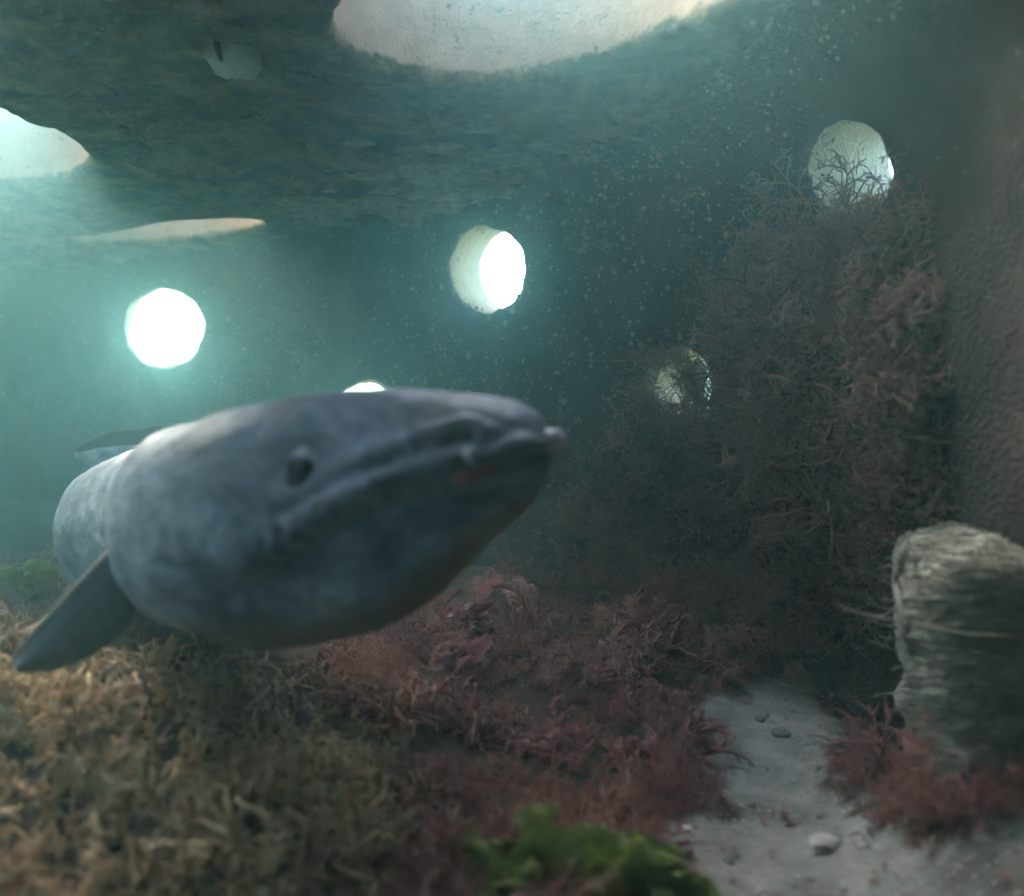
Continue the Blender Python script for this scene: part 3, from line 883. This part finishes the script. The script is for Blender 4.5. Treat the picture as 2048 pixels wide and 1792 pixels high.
# snout cap
c0 = len(Vt)
Vt = np.concatenate([Vt, [cc[0] - T[0] * 0.004], [cc[-1]]])
capf = [(c0, j, (j + 1) % TH) for j in range(TH)] + [(c0 + 1, (NR - 1) * TH + (j + 1) % TH, (NR - 1) * TH + j) for j in range(TH)]
eel_faces = [tuple(int(x) for x in f) for f in Ff] + capf
eel_me = mesh_np('eel_body', Vt, eel_faces)
bmx = bmesh.new(); bmx.from_mesh(eel_me); bmesh.ops.recalc_face_normals(bmx, faces=bmx.faces); bmx.to_mesh(eel_me); bmx.free()
belly = np.clip((-np.cos(th[th_id]) - 0.62) / 0.30, 0, 1); lip = 0.7 * G(dm - 0.010, 0.006) * (sg < 0) + 0.4 * G(dc - 0.006, 0.004)
add_attr(eel_me, 'belly', np.concatenate([belly, [0.3, 0]]))
add_attr(eel_me, 'lip', np.concatenate([np.clip(lip, 0, 1), [0.5, 0]]))
eel = empty('conger_eel', tuple(cc[60]))
tag(eel, 'large grey eel with blunt snout swimming to the right through the chamber', 'eel')
def epart(name, me, mat, parent=None, label=None):
    o = part(name, me, mat, parent or eel, label)
    o.matrix_parent_inverse = Matrix.Translation(-eel.location) if (parent is None) else Matrix.Identity(4)
    return o
body = epart('body', eel_me, M_eel)

def ball(name, c, rx, ry, rz, q=None, seg=24):
    bm = bmesh.new(); bmesh.ops.create_uvsphere(bm, u_segments=seg, v_segments=seg // 2, radius=1)
    Mx = Matrix.Translation(c) @ (q.to_matrix().to_4x4() if q else Matrix.Identity(4)) @ Matrix.Diagonal((rx, ry, rz, 1))
    bm.transform(Mx); me = bpy.data.meshes.new(name); bm.to_mesh(me); bm.free()
    me.polygons.foreach_set('use_smooth', np.ones(len(me.polygons), bool)); return me
for side in (0, 1):
    i = pick(587, 925)
    if side: i = int(ring_id[i] * TH + mirror[th_id[i]])
    p = Vector(Vt[i]); n_ = Vector(N0[i]).normalized(); q = n_.to_track_quat('Z', 'Y')
    eye = epart('eye', ball('eye', p - n_ * 0.0090 + (q @ Vector((0, 1, 0))) * 0.003, 0.0148, 0.0215, 0.0145, q), M_iris_glint)  # iris set high, its pale crescent also stands in for the eye's glint
    pup = part('pupil', ball('pupil', p - n_ * 0.0072 - (q @ Vector((0, 1, 0))) * 0.0025, 0.0138, 0.0190, 0.0143, q), M_pupil, eye)
    # lid fold round the eye
    B = Buf(); pts = []
    right_ = q @ Vector((1, 0, 0)); up_ = q @ Vector((0, 1, 0))
    for k in range(33):
        a = 2 * math.pi * k / 32
        pts.append(p + n_ * (0.0005) + right_ * (0.0152 * math.cos(a)) + up_ * (0.0005 + 0.0222 * math.sin(a)) - n_ * 0.0022)
    B.tube(pts, [0.0021 + 0.0004 * math.sin(k) for k in range(33)], 8)
    bv, bf, bt = B.arrays() if False else (np.array([tuple(x) for x in B.v]), [f for f in B.f if len(set(f)) > 2], None)
    lid = mesh_np('eyelid', bv, bf); add_attr(lid, 'belly', np.zeros(len(bv))); add_attr(lid, 'lip', np.full(len(bv), 0.0))
    epart('eyelid', lid, M_eel)

# nostrils: a short pale tube at the snout tip and one on the upper lip
for (px, py, L, r, nm) in ((1097, 868, 0.012, 0.0076, 'nostril'), (942, 912, 0.004, 0.0048, 'nostril')):
    i = pick(px, py); p = Vector(Vt[i]); n_ = Vector(N0[i]).normalized()
    if px > 1000:
        p = Vector(cc[2]) + Vector(Up[2]) * 0.012 + Vector(-T[2]) * 0.001; n_ = (Vector(-T[3]) + Vector(Sd[3]) * 0.3 + Vector((0, 0, 0.15))).normalized()
    B = Buf(); B.tube([p - n_ * 0.004, p, p + n_ * L * 0.5, p + n_ * L, p + n_ * (L + 0.001), p + n_ * (L - 0.002)], [r * 1.5, r * 1.15, r, r * 0.95, r * 0.6, r * 0.45], 10)
    epart(nm, mesh_np(nm, np.array([tuple(x) for x in B.v]), [f for f in B.f]), M_pale)

# pink gum showing between the lips
gi = [i for i in mouth_ids if 895 < PX[i, 0] < 1010]
gp = [Vector(V0[i]) - Vector(N0[i]) * 0.0060 for i in gi]
B = Buf(); B.tube(gp, [0.0012 + 0.0042 * math.sin(math.pi * min(1, (k + 0.5) / len(gp))) for k in range(len(gp))], 8)
epart('gum', mesh_np('gum', np.array([tuple(x) for x in B.v]), [f for f in B.f]), M_gum)

# pectoral fin
def fin_sheet(name, A, Bp, thick, nu, nv, bend, rays, mat, parent=None, edge=None):
    """thin fin between the leading line A and trailing line Bp (lists of points), with raised rays"""
    A = catmull(np.array([tuple(a) for a in A]), [max(1, nu // (len(A) - 1))] * (len(A) - 1))
    Bq = catmull(np.array([tuple(a) for a in Bp]), [max(1, nu // (len(Bp) - 1))] * (len(Bp) - 1))
    n = min(len(A), len(Bq)); A = A[np.linspace(0, len(A) - 1, n).astype(int)]; Bq = Bq[np.linspace(0, len(Bq) - 1, n).astype(int)]
    V = []; 
    axis = np.cross(A[-1] - A[0], Bq[n // 2] - A[n // 2]); axis /= np.linalg.norm(axis)
    for side in (1, -1):
        for i in range(n):
            for j in range(nv + 1):
                w = j / nv; u = i / (n - 1)
                th_ = thick * (1 - 0.75 * u) * (0.35 + 0.65 * math.sin(math.pi * min(0.97, 0.08 + w * 0.9))) * (1 + 0.22 * math.sin(w * rays * 2 * math.pi))
                p = A[i] * (1 - w) + Bq[i] * w + axis * (bend * math.sin(w * math.pi) * (0.3 + u) + side * th_ * 0.5)
                V.append(p)
    m = nv + 1; Fx = []; o = n * m
    for i in range(n - 1):
        for j in range(nv):
            a = i * m + j; Fx.append((a, a + 1, a + m + 1, a + m)); Fx.append((o + a, o + a + m, o + a + m + 1, o + a + 1))
    for i in range(n - 1):
        for j in (0, nv):
            a = i * m + j; b = a + m; Fx.append((a, b, o + b, o + a) if j == 0 else (a, o + a, o + b, b))
    for j in range(nv):
        for i in (0, n - 1):
            a = i * m + j; b = a + 1; Fx.append((a, o + a, o + b, b) if i == 0 else (a, b, o + b, o + a))
    return mesh_np(name, np.array(V), Fx), A
lead = [P(262, 1062, 0.80), P(190, 1135, 0.765), P(120, 1210, 0.745), P(60, 1275, 0.735), P(24, 1325, 0.73)]
trail = [P(275, 1180, 0.80), P(262, 1245, 0.775), P(200, 1300, 0.755), P(120, 1338, 0.74), P(36, 1346, 0.73)]
fm, Lp = fin_sheet('pectoral_fin', lead, trail, 0.007, 32, 40, 0.010, 11, M_fin)
fin = epart('pectoral_fin', fm, M_fin)
B = Buf(); lp = [Vector(a) for a in Lp[::2]]; B.tube(lp, [0.0034 * (1 - 0.6 * k / len(lp)) for k in range(len(lp))], 6)
part('leading_ray', mesh_np('leading_ray', np.array([tuple(x) for x in B.v]), [f for f in B.f]), M_finedge, fin)
# far-side pectoral fin, hidden behind the body from here
lead2 = [P(560, 1120, 0.86), P(600, 1150, 0.89), P(660, 1170, 0.92), P(720, 1180, 0.95)]
trail2 = [P(520, 1190, 0.86), P(570, 1215, 0.89), P(640, 1215, 0.92), P(715, 1190, 0.95)]
fm2, _ = fin_sheet('pectoral_fin', lead2, trail2, 0.006, 24, 20, 0.006, 9, M_fin)
epart('pectoral_fin', fm2, M_fin)
# dorsal fin along the rear half
i0 = int(np.argmin(np.abs(cc[:, 1] - 1.30) + 10 * (s_arc < 0.7)))
ids = list(range(i0, NR, 3))
base_l, top_l = [], []
for k, i in enumerate(ids):
    u = k / (len(ids) - 1)
    hgt = 0.046 * math.sin(math.pi * min(1, 0.08 + u * 0.9)) ** 0.6 + 0.0025 * math.sin(k * 0.9)
    top = cc[i] + Up[i] * (hh_[i] * 0.9)
    base_l.append(Vector(top)); top_l.append(Vector(top + UPV * hgt))
fd, Ld = fin_sheet('dorsal_fin', top_l, base_l, 0.004, len(ids) - 1, 8, 0.0, 0, M_fin)
dfin = epart('dorsal_fin', fd, M_fin)
B = Buf(); lp = [Vector(a) for a in Ld]; B.tube(lp, [0.0018] * len(lp), 5)
part('fin_margin', mesh_np('fin_margin', np.array([tuple(x) for x in B.v]), [f for f in B.f if len(f) > 2]), M_finedge, dfin)
for ch in list(eel.children):
    for g in ch.children: g.matrix_parent_inverse = Matrix.Identity(4)

# ------------------------------------------------------------------ pale matted block at the right edge
def sculpt_block(name, outline, depth0, thick, mat, fn, nx=110, ny=130, tiltx=0.0):
    pass
def mat_matted():
    t = NT('matted_sediment')
    v_ = t.stretch((3.0, 3.0, 7.0))
    col = t.ramp(t.noise(9, 6, 0.7, v_, 0.4), [(0.36, (0.28, 0.26, 0.20)), (0.5, (0.48, 0.46, 0.37)), (0.66, (0.62, 0.60, 0.50))])
    dk = t.ramp(t.noise(7, 4, 0.6), [(0.58, 0.0), (0.7, 1.0)])
    col = t.mix(t.math('MULTIPLY', dk, 0.7), col, (0.09, 0.065, 0.035))
    n = t.bump(t.noise(16, 6, 0.7, v_, 0.3), 0.5, 0.006)
    n = t.bump(t.noise(60, 3, 0.6, t.stretch((0.25, 0.4, 3.0))), 0.8, 0.004, n)
    n = t.bump(t.noise(70, 2, 0.5, t.stretch((2.5, 2.5, 0.3))), 0.5, 0.003, n)
    return t.done(col, 0.9, n, 0.15)
M_matted = mat_matted()
rock_c = P(2200, 1385, 0.80)
rock = empty('matted_block', (rock_c.x, rock_c.y, 0.0))
tag(rock, 'pale tan block under frayed matted fibres, standing on the bed against the right wall', 'block')
rme = blob('block', rock_c, 0.158, 0.10, 0.148, 0.007, 79, 6, 8.0, Matrix.Rotation(R(-5), 3, 'Y') @ Matrix.Rotation(R(-12), 3, 'Z'), (1, 1, 3))
ro = part('block', rme, M_matted, rock); ro.matrix_parent_inverse = Matrix.Translation(-rock.location)
dg.update(); bvh_rock = BVHTree.FromPolygons([tuple(v.co) for v in rme.vertices], [tuple(p.vertices) for p in rme.polygons])
B = Buf(); rr = random.Random(5)
for k in range(520):
    px, py = rr.uniform(1780, 2060), rr.uniform(1030, 1600)
    pts = []; L = rr.uniform(40, 190); sl = rr.uniform(-0.22, 0.10)
    for j in range(7):
        h = hit(bvh_rock, px + L * j / 6 , py - sl * L * j / 6 + 3 * math.sin(j + k))
        if h: pts.append(h[0] + h[1] * rr.uniform(0.0005, 0.005))
    if len(pts) > 3: B.tube(pts, [rr.uniform(0.0005, 0.0011)] * len(pts), 4)
for k in range(16):                             # frayed ends sticking out on the left rim
    py = rr.uniform(1080, 1440); h = None; x = 1790
    while h is None and x < 2040: x += 6; h = hit(bvh_rock, x, py)
    if h:
        p = h[0]; q = [p + Vector((0.02, 0, 0.0))]
        d = Vector((-1, rr.uniform(-0.4, 0.2), rr.uniform(-0.3, 0.5))).normalized(); L = rr.uniform(0.01, 0.04)
        for j in range(5): q.append(p + d * L * j / 4 + rnd_dir(rr) * 0.0015)
        B.tube(q, [0.0008] * 5 + [0.0004], 4)
s1 = [P(1672, 1212, 0.78), P(1720, 1226, 0.77), P(1780, 1240, 0.74), P(1850, 1252, 0.715), P(1930, 1268, 0.70), P(2040, 1275, 0.695)]
B.tube([Vector(tuple(x)) for x in s1], [0.0009, 0.0013, 0.0017, 0.0022, 0.0026, 0.0026], 5) if False else B.tube([Vector(tuple(x)) for x in s1], [0.0006, 0.0009, 0.0011, 0.0013, 0.0013, 0.0011], 4)
fib = mesh_np('fibre_mat', np.array([tuple(x) for x in B.v]), B.f)
fo = part('fibre_mat', fib, M_fibre, rock, kind='stuff'); fo.matrix_parent_inverse = Matrix.Translation(-rock.location)
# cord along the block's left rim
pts = []
for (x, y) in [(1838, 1068), (1826, 1110), (1812, 1160), (1822, 1215), (1832, 1262), (1838, 1300)]:
    h = None; xx = x - 20
    while h is None and xx < x + 160: xx += 4; h = hit(bvh_rock, xx, y)
    pts.append((h[0] if h else P(x, y, 0.7)) + Vector((-0.003, -0.004, 0)))
pts = [Vector(a) for a in catmull(np.array([tuple(p) for p in pts]), [4] * 5)]
B = Buf(); B.tube(pts, [0.0042 + 0.001 * math.sin(k * 2) for k in range(len(pts))], 6)
co_ = part('cord', mesh_np('cord', np.array([tuple(x) for x in B.v]), B.f), M_fibre, rock); co_.matrix_parent_inverse = Matrix.Translation(-rock.location)

# ------------------------------------------------------------------ plants that stand out
def plant(name, px, py, proto, mat, sc, label, cat, group=None, on='bed', nrm=None, rnd=0.5):
    if on == 'bed':
        p = hit_bed(px, py); p.z = bed1(p.x, p.y) - 0.003; n_ = Vector(nrm or up_ish(0.2))
    else:
        h = hit(on, px, py); p = h[0]; n_ = Vector(nrm) if nrm else (h[1] * 0.8 + Vector((0, 0, -0.4)))
    o = part(name, proto_mesh(name, proto, mat, rnd), mat)
    o.location = p; o.rotation_mode = 'QUATERNION'
    o.rotation_quaternion = n_.normalized().to_track_quat('Z', 'Y') @ Matrix.Rotation(random.uniform(0, 6.28), 3, 'Z').to_quaternion()
    o.scale = (sc, sc, sc)
    return tag(o, label, cat, group)

plant('sea_lettuce', 1120, 1835, lettuce[0], M_green, 1.15, 'middle of the three green sea lettuce clumps along the bottom edge', 'seaweed', 'green sea lettuce')
plant('sea_lettuce', 1290, 1860, lettuce[1], M_green, 0.95, 'green sea lettuce clump nearest the bare sand at the bottom edge', 'seaweed', 'green sea lettuce')
plant('sea_lettuce', 970, 1850, lettuce[2], M_green, 0.85, 'green sea lettuce clump farthest from the sand, beside the tan weed', 'seaweed', 'green sea lettuce')
plant('leafy_seaweed', 940, 1290, leafy[0], M_pink, 2.3, 'pinkish red leafy seaweed right under the eel chin', 'seaweed', 'pink leafy seaweeds')
plant('leafy_seaweed', 1010, 1230, leafy[1], M_pink, 2.4, 'pale edged pink leafy seaweed below the tip of the lower jaw', 'seaweed', 'pink leafy seaweeds')
plant('leafy_seaweed', 900, 1370, leafy[2], M_pink, 2.0, 'dark red leafy seaweed lowest of the three beneath the eel throat', 'seaweed', 'pink leafy seaweeds')
plant('green_tuft', 60, 1190, lettuce[0], M_green, 0.9, 'green leafy seaweed behind the pectoral fin at the left edge', 'seaweed')
plant('branching_seaweed', 1250, 1200, hang[0], M_red, 1.4, 'tall reddish branching seaweed right of the eel, before the wall foot', 'seaweed', nrm=(0.0, -0.1, 1))
plant('branching_seaweed', 1350, 1500, coarse[0], M_red, 1.1, 'rusty branching seaweed at the upper left tip of the sand', 'seaweed')
place_many('red_weed_mass', fine + leafy, scatter_bed([(1780, 1440), (2100, 1440), (2150, 1680), (1860, 1680)], 90, (0.8, 1.3), 0.5), M_red)['kind'] = 'stuff'
plant('branching_seaweed', 1780, 1560, fine[1], M_red, 1.3, 'crimson branching seaweed below the matted block, right of the sand', 'seaweed', rnd=0.1)
plant('branching_seaweed', 1500, 640, hangc[0], M_dark, 1.3, 'pinkish star shaped tuft on the wall right of the middle opening', 'seaweed', on=bvh_wall, nrm=(-0.5, -0.7, -0.3), rnd=0.9)
plant('branching_seaweed', 1740, 860, hangc[1], M_dark, 1.2, 'brown forked tuft hanging in the middle of the dark curtain', 'seaweed', on=bvh_wall, nrm=(-0.5, -0.6, -0.6), rnd=0.8)
plant('branching_seaweed', 1560, 420, hang[2], M_dark, 1.1, 'brown tuft spreading left below the high right opening', 'seaweed', on=bvh_wall, nrm=(-0.6, -0.6, 0.1), rnd=0.7)

# weed net in front of the low right opening
c, ax, rad = tunnels[4]
spots = []
for k in range(26):
    a = random.uniform(0, 6.28); q = rad * random.uniform(0.8, 1.15)
    right = Vector((ax.y, -ax.x, 0)).normalized(); up = right.cross(ax)
    p = c + right * (q * math.cos(a)) + up * (q * math.sin(a)) - ax * 0.02
    spots.append((p, (c - p) + rnd_dir(random) * 0.03 - ax * 0.05, random.uniform(0.5, 1.1)))
o = place_many('weed_net', fine + hang[:2], spots, M_dark); tag(o, 'net of fine dark weed across the low right opening', 'seaweed')

# weed ledge in the high right opening
c, ax, rad = tunnels[3]; spots = []
right = Vector((ax.y, -ax.x, 0)).normalized(); up = right.cross(ax)
for k in range(60):
    a = -math.pi / 2 + random.uniform(-0.9, 0.9)
    p = c + right * (rad * 0.97 * math.cos(a)) + up * (rad * 0.97 * math.sin(a)) + ax * random.uniform(-0.02, 0.12)
    spots.append((p, (random.gauss(0, .5), random.gauss(0, .5), 1), random.uniform(0.9, 1.8)))
o = place_many('weed_ledge', tiny, spots, M_tan); tag(o, 'tan weed tuft on the sill of the high right opening', 'seaweed')

# pale round growth with a dark stalk on the ceiling
h = hit(bvh_ceil, 470, 108)
sp_o = empty('sponge', h[0]); tag(sp_o, 'pale round sponge on the ceiling near the top edge', 'sponge')
a_ = part('crust', blob('crust', Vector((0, 0, -0.008)), 0.032, 0.034, 0.018, 0.006, 81, 4, 2.2), mat_simple('pale_crust', (0.48, 0.56, 0.50), (0.70, 0.76, 0.68), 60, 0.8), sp_o)
B = Buf(); B.tube([Vector((-0.010, -0.03, 0.01)), Vector((-0.011, -0.037, -0.002)), Vector((-0.009, -0.036, -0.012)), Vector((-0.007, -0.032, -0.02))], [0.006, 0.005, 0.004, 0.003], 4)
part('stalk', mesh_np('stalk', np.array([tuple(x) for x in B.v]), B.f), M_dark, sp_o)

# blue-grey frond hanging at the rim of the large opening
fr_p = [P(1392, -45, 1.00), P(1392, 0, 1.01), P(1396, 40, 1.015), P(1402, 66, 1.02)]
lv = [p + Vector((-0.014 * s_, 0, 0)) for p, s_ in zip(fr_p, (1, 1, 0.7, 0.1))]
rv = [p + Vector((0.014 * s_, 0.01, 0)) for p, s_ in zip(fr_p, (1, 1, 0.7, 0.1))]
fmx, _ = fin_sheet('frond', lv, rv, 0.004, 18, 8, 0.006, 2, None)
tag(part('seaweed_frond', fmx, mat_simple('blue_frond', (0.05, 0.08, 0.09), (0.12, 0.17, 0.18), 60, 0.5)), 'blue grey pointed frond hanging from the rim of the large ceiling opening', 'seaweed')

# ------------------------------------------------------------------ shells and stones on the sand
def shell_me(name, seed, s):
    """fan shell, ribbed and cupped"""
    V, Fx = [], []; n, m = 10, 18
    for side in (0, 1):
        for i in range(n + 1):
            for j in range(m + 1):
                u = i / n; a = (j / m - 0.5) * 2.3
                r = s * u * (1 + 0.03 * math.cos(j * 2.6))
                z = s * 0.34 * (1 - (u * 1.0) ** 2) * math.cos(a * 0.8) * u ** 0.4 + s * 0.02 * math.cos(j * math.pi) * u
                V.append((r * math.sin(a), r * math.cos(a), z - side * s * 0.05))
    k = (n + 1) * (m + 1)
    for i in range(n):
        for j in range(m):
            a = i * (m + 1) + j; Fx.append((a, a + m + 1, a + m + 2, a + 1)); Fx.append((k + a, k + a + 1, k + a + m + 2, k + a + m + 1))
    for j in range(m):
        a = n * (m + 1) + j; Fx.append((a, k + a, k + a + 1, a + 1))
    for i in range(n):
        for j in (0, m):
            a = i * (m + 1) + j; b = a + m + 1
            Fx.append((a, k + a, k + b, b))
    return mesh_np(name, np.array(V), Fx)
def put(o, px, py, lift=0.0, rot=(0, 0, 0)):
    p = hit_bed(px, py); o.location = (p.x, p.y, bed1(p.x, p.y) + lift); o.rotation_euler = rot; return o
tag(put(part('shell', shell_me('shell', 1, 0.022), M_shell), 1668, 1715, 0.003, (0.2, 0.1, 0.5)), 'pinkish white broken shell lying on the sand', 'shell')
tag(put(part('shell', shell_me('shell', 2, 0.010), M_shell), 1385, 1670, 0.002, (0.3, -0.2, 2.2)), 'tiny white shell at the left edge of the sand', 'shell')
tag(put(part('shell', shell_me('shell', 3, 0.013), M_shell), 1580, 1385, 0.004, (0.5, 0.3, 1.2)), 'grey white shell at the top of the sand by the weed', 'shell')
st_me = [blob('stone', Vector((0, 0, 0)), 0.011, 0.008, 0.005, 0.002, 90 + k, 3, 2.2) for k in range(4)]
stone_lab = [((1560, 1470), 'grey stone at the top of the sand'), ((1520, 1440), 'small stone left of the grey stone atop the sand'), ((1500, 1620), 'pebble on the left half of the sand'),
             ((1640, 1640), 'pebble on the sand just above the white shell'), ((1455, 1730), 'pebble on the sand at the lower left')]
for k, ((x, y), lb) in enumerate(stone_lab):
    o = part('stone', st_me[k % 4], M_stone); put(o, x, y, 0.001, (0, 0, k * 1.3)); s = (1.1, 0.7, 0.45, 0.45, 0.5)[k]; o.scale = (s, s, s); tag(o, lb, 'stone', 'stones on the sand')

# grit on the sand, flecks on the wall, silt in the water
def ico_many(name, pts, radii, mat, kind='stuff', parent=None, subd=1):
    bm = bmesh.new(); bmesh.ops.create_icosphere(bm, subdivisions=subd, radius=1)
    pv = np.array([tuple(v.co) for v in bm.verts]); pf = np.array([[v.index for v in f.verts] for f in bm.faces]); bm.free()
    n = len(pts); pts = np.array(pts); radii = np.array(radii)
    sq = rng.uniform(0.5, 1.3, (n, 1, 3))
    V = (pts[:, None, :] + pv[None] * radii[:, None, None] * sq).reshape(-1, 3)
    Fx = (pf[None] + (np.arange(n) * len(pv))[:, None, None]).reshape(-1, 3)
    return part(name, mesh_np(name, V, Fx), mat, parent, kind=kind)
pts, rad_ = [], []
while len(pts) < 1500:
    px, py = random.uniform(1300, 2048), random.uniform(1380, 1860); p = hit_bed(px, py)
    if p is None or dist_poly(np.array([[p.x, p.y]]), sand_xy)[0] > 0.02: continue
    pts.append((p.x, p.y, bed1(p.x, p.y))); rad_.append(0.0006 + 0.0016 * random.random() ** 4)
ico_many('shell_grit', pts, rad_, M_shell)

# aggregate grains standing proud of the wall (only where the chamber sees them)
sel = np.where((wall_v[:, 1] > 0.5) & (wall_v[:, 2] > 0.0) & (wall_v[:, 2] < ZC) & (np.einsum('ij,ij->i', wall_n, np.array(CAM) - wall_v) > 0))[0]
inr = dist_poly(wall_v[sel][:, :2], [tuple(p) for p in offset(pin, 0.06)]) < 0
sel = sel[inr]; sel = sel[(wall_v[sel, 0] < 0.36) | (wall_v[sel, 1] > 1.2)]
pickv = rng.choice(sel, min(14000, len(sel)), replace=False)
pp = wall_v[pickv] + rng.normal(0, 0.003, (len(pickv), 3))
ico_many('aggregate', pp, (0.0018 + 0.0048 * rng.random(len(pickv)) ** 2.5) * np.where((pp[:, 0] < -0.3) | (pp[:, 1] < 1.35), 0.65, 0.95), mat_simple('aggregate_grain', (0.09, 0.085, 0.08), (0.50, 0.48, 0.43), 300, 0.8), parent=module)

pts, rad_ = [], []
for k in range(420):
    d = random.uniform(0.35, 1.7); p = P(random.uniform(-50, 2100), random.uniform(-50, 1500), d)
    pts.append(tuple(p)); rad_.append((0.0003 + 0.0009 * random.random() ** 5) * (0.5 + d * 0.6))
ico_many('drifting_silt', pts, rad_, M_snow)

# flakes of growth hanging from the ceiling, thickest along its edge
selc = np.where((ceil_n[:, 2] < -0.6) & (ceil_v[:, 1] > 0.7) & (ceil_v[:, 0] < 0.35) & (ceil_v[:, 2] < ZC + 0.02) & (rimd > 0.05))[0]
dl = -in_poly_dist(ceil_v[selc][:, :2], None)
ok = (dl > 0); selc = selc[ok]; dl = dl[ok]
wgt = 0.25 + 3.0 * np.exp(-(dl / 0.10) ** 2) * (ceil_v[selc][:, 0] > -0.8)
pc = rng.choice(selc, 1500, replace=False, p=wgt / wgt.sum())
flk = [blob('f', Vector((0, 0, 0)), 1.0, 1.0, 0.30, 0.35, 300 + k, 2, 2.2) for k in range(5)]
fa = [(np.array([tuple(q.co) for q in m_.vertices]), np.array([tuple(q.vertices) for q in m_.polygons])) for m_ in flk]
pa = np.where((ceil_n[:, 2] < -0.3) & (ceil_v[:, 1] > 1.4) & (np.abs(ceil_v[:, 0] + 0.22) < 0.26) & (ceil_v[:, 2] < ZC + 0.02))[0]
da = -in_poly_dist(ceil_v[pa][:, :2], None); w_ = (da > 0) * np.exp(-(da / 0.22) ** 2) * (0.3 + (vnoise(ceil_v[pa] * 14, 5) > 0))
pa = rng.choice(pa, 700, replace=False, p=w_ / w_.sum())
Vp, Fp, op = [], [], 0
for i in pa:
    a_v, a_f = fa[int(rng.integers(5))]; sz = 0.007 + 0.020 * rng.random() ** 2
    Vp.append((a_v * np.array([1.5, 1.0, 0.7])) * sz + ceil_v[i] - np.array([0, 0, sz * 0.1])); Fp.append(a_f + op); op += len(a_v)
part('pale_growth', mesh_np('pale_growth', np.concatenate(Vp), np.concatenate(Fp)), mat_simple('pale_growth_skin', (0.18, 0.16, 0.10), (0.66, 0.62, 0.46), 45, 0.85, 0.7, 0.006), module, kind='stuff')
Vs, Fs, off = [], [], 0
for i in pc:
    a_v, a_f = fa[int(rng.integers(5))]; sz = 0.005 + 0.022 * rng.random() ** 2.5; an = rng.uniform(0, 6.28)
    rot = np.array([[math.cos(an), -math.sin(an), 0], [math.sin(an), math.cos(an), 0], [0, 0, 1]])
    Vs.append((a_v * np.array([1.6, 0.8, 0.9])) @ rot.T * sz + ceil_v[i] - np.array([0, 0, sz * 0.05])); Fs.append(a_f + off); off += len(a_v)
fl_me = mesh_np('encrusting_growth', np.concatenate(Vs), np.concatenate(Fs)); add_attr(fl_me, 'clean', np.zeros(len(fl_me.vertices)))
part('encrusting_growth', fl_me, M_ceil, module, kind='stuff')

bits = []
while len(bits) < 45:
    p_ = hit_bed(random.uniform(1350, 2048), random.uniform(1400, 1860))
    if p_ and dist_poly(np.array([[p_.x, p_.y]]), sand_xy)[0] < -0.01: bits.append((Vector((p_.x, p_.y, bed1(p_.x, p_.y))), (random.gauss(0, 1), random.gauss(0, 1), 0.35), random.uniform(0.25, 0.8)))
place_many('weed_debris', tiny, bits, M_red)['kind'] = 'stuff'

# a thin filament high on the right
B = Buf(); fp = [P(1565, 165, 1.10), P(1610, 195, 1.08), P(1650, 222, 1.07), P(1690, 248, 1.05)]
B.tube(fp, [0.0008] * 4, 4)
tag(part('filament', mesh_np('filament', np.array([tuple(x) for x in B.v]), B.f), M_fibre), 'thin pale thread slanting down to the high right opening', 'thread')

# ------------------------------------------------------------------ the water
bm = bmesh.new(); bmesh.ops.create_cube(bm, size=1)
bm.transform(Matrix.Translation((-1.05, 1.15, 0.06)) @ Matrix.Diagonal((9.6, 11.0, 2.24, 1)))
hz = bpy.data.meshes.new('haze'); bm.to_mesh(hz); bm.free()
mh = bpy.data.materials.new('sea_water'); mh.use_nodes = True
for n in list(mh.node_tree.nodes):
    if n.type != 'OUTPUT_MATERIAL': mh.node_tree.nodes.remove(n)
pv_ = mh.node_tree.nodes.new('ShaderNodeVolumePrincipled')
pv_.inputs['Color'].default_value = (0.38, 0.78, 0.79, 1)
pv_.inputs['Density'].default_value = 0.22
pv_.inputs['Anisotropy'].default_value = 0.82
mh.node_tree.links.new(pv_.outputs[0], [n for n in mh.node_tree.nodes if n.type == 'OUTPUT_MATERIAL'][0].inputs['Volume'])
part('haze', hz, mh, kind='stuff')
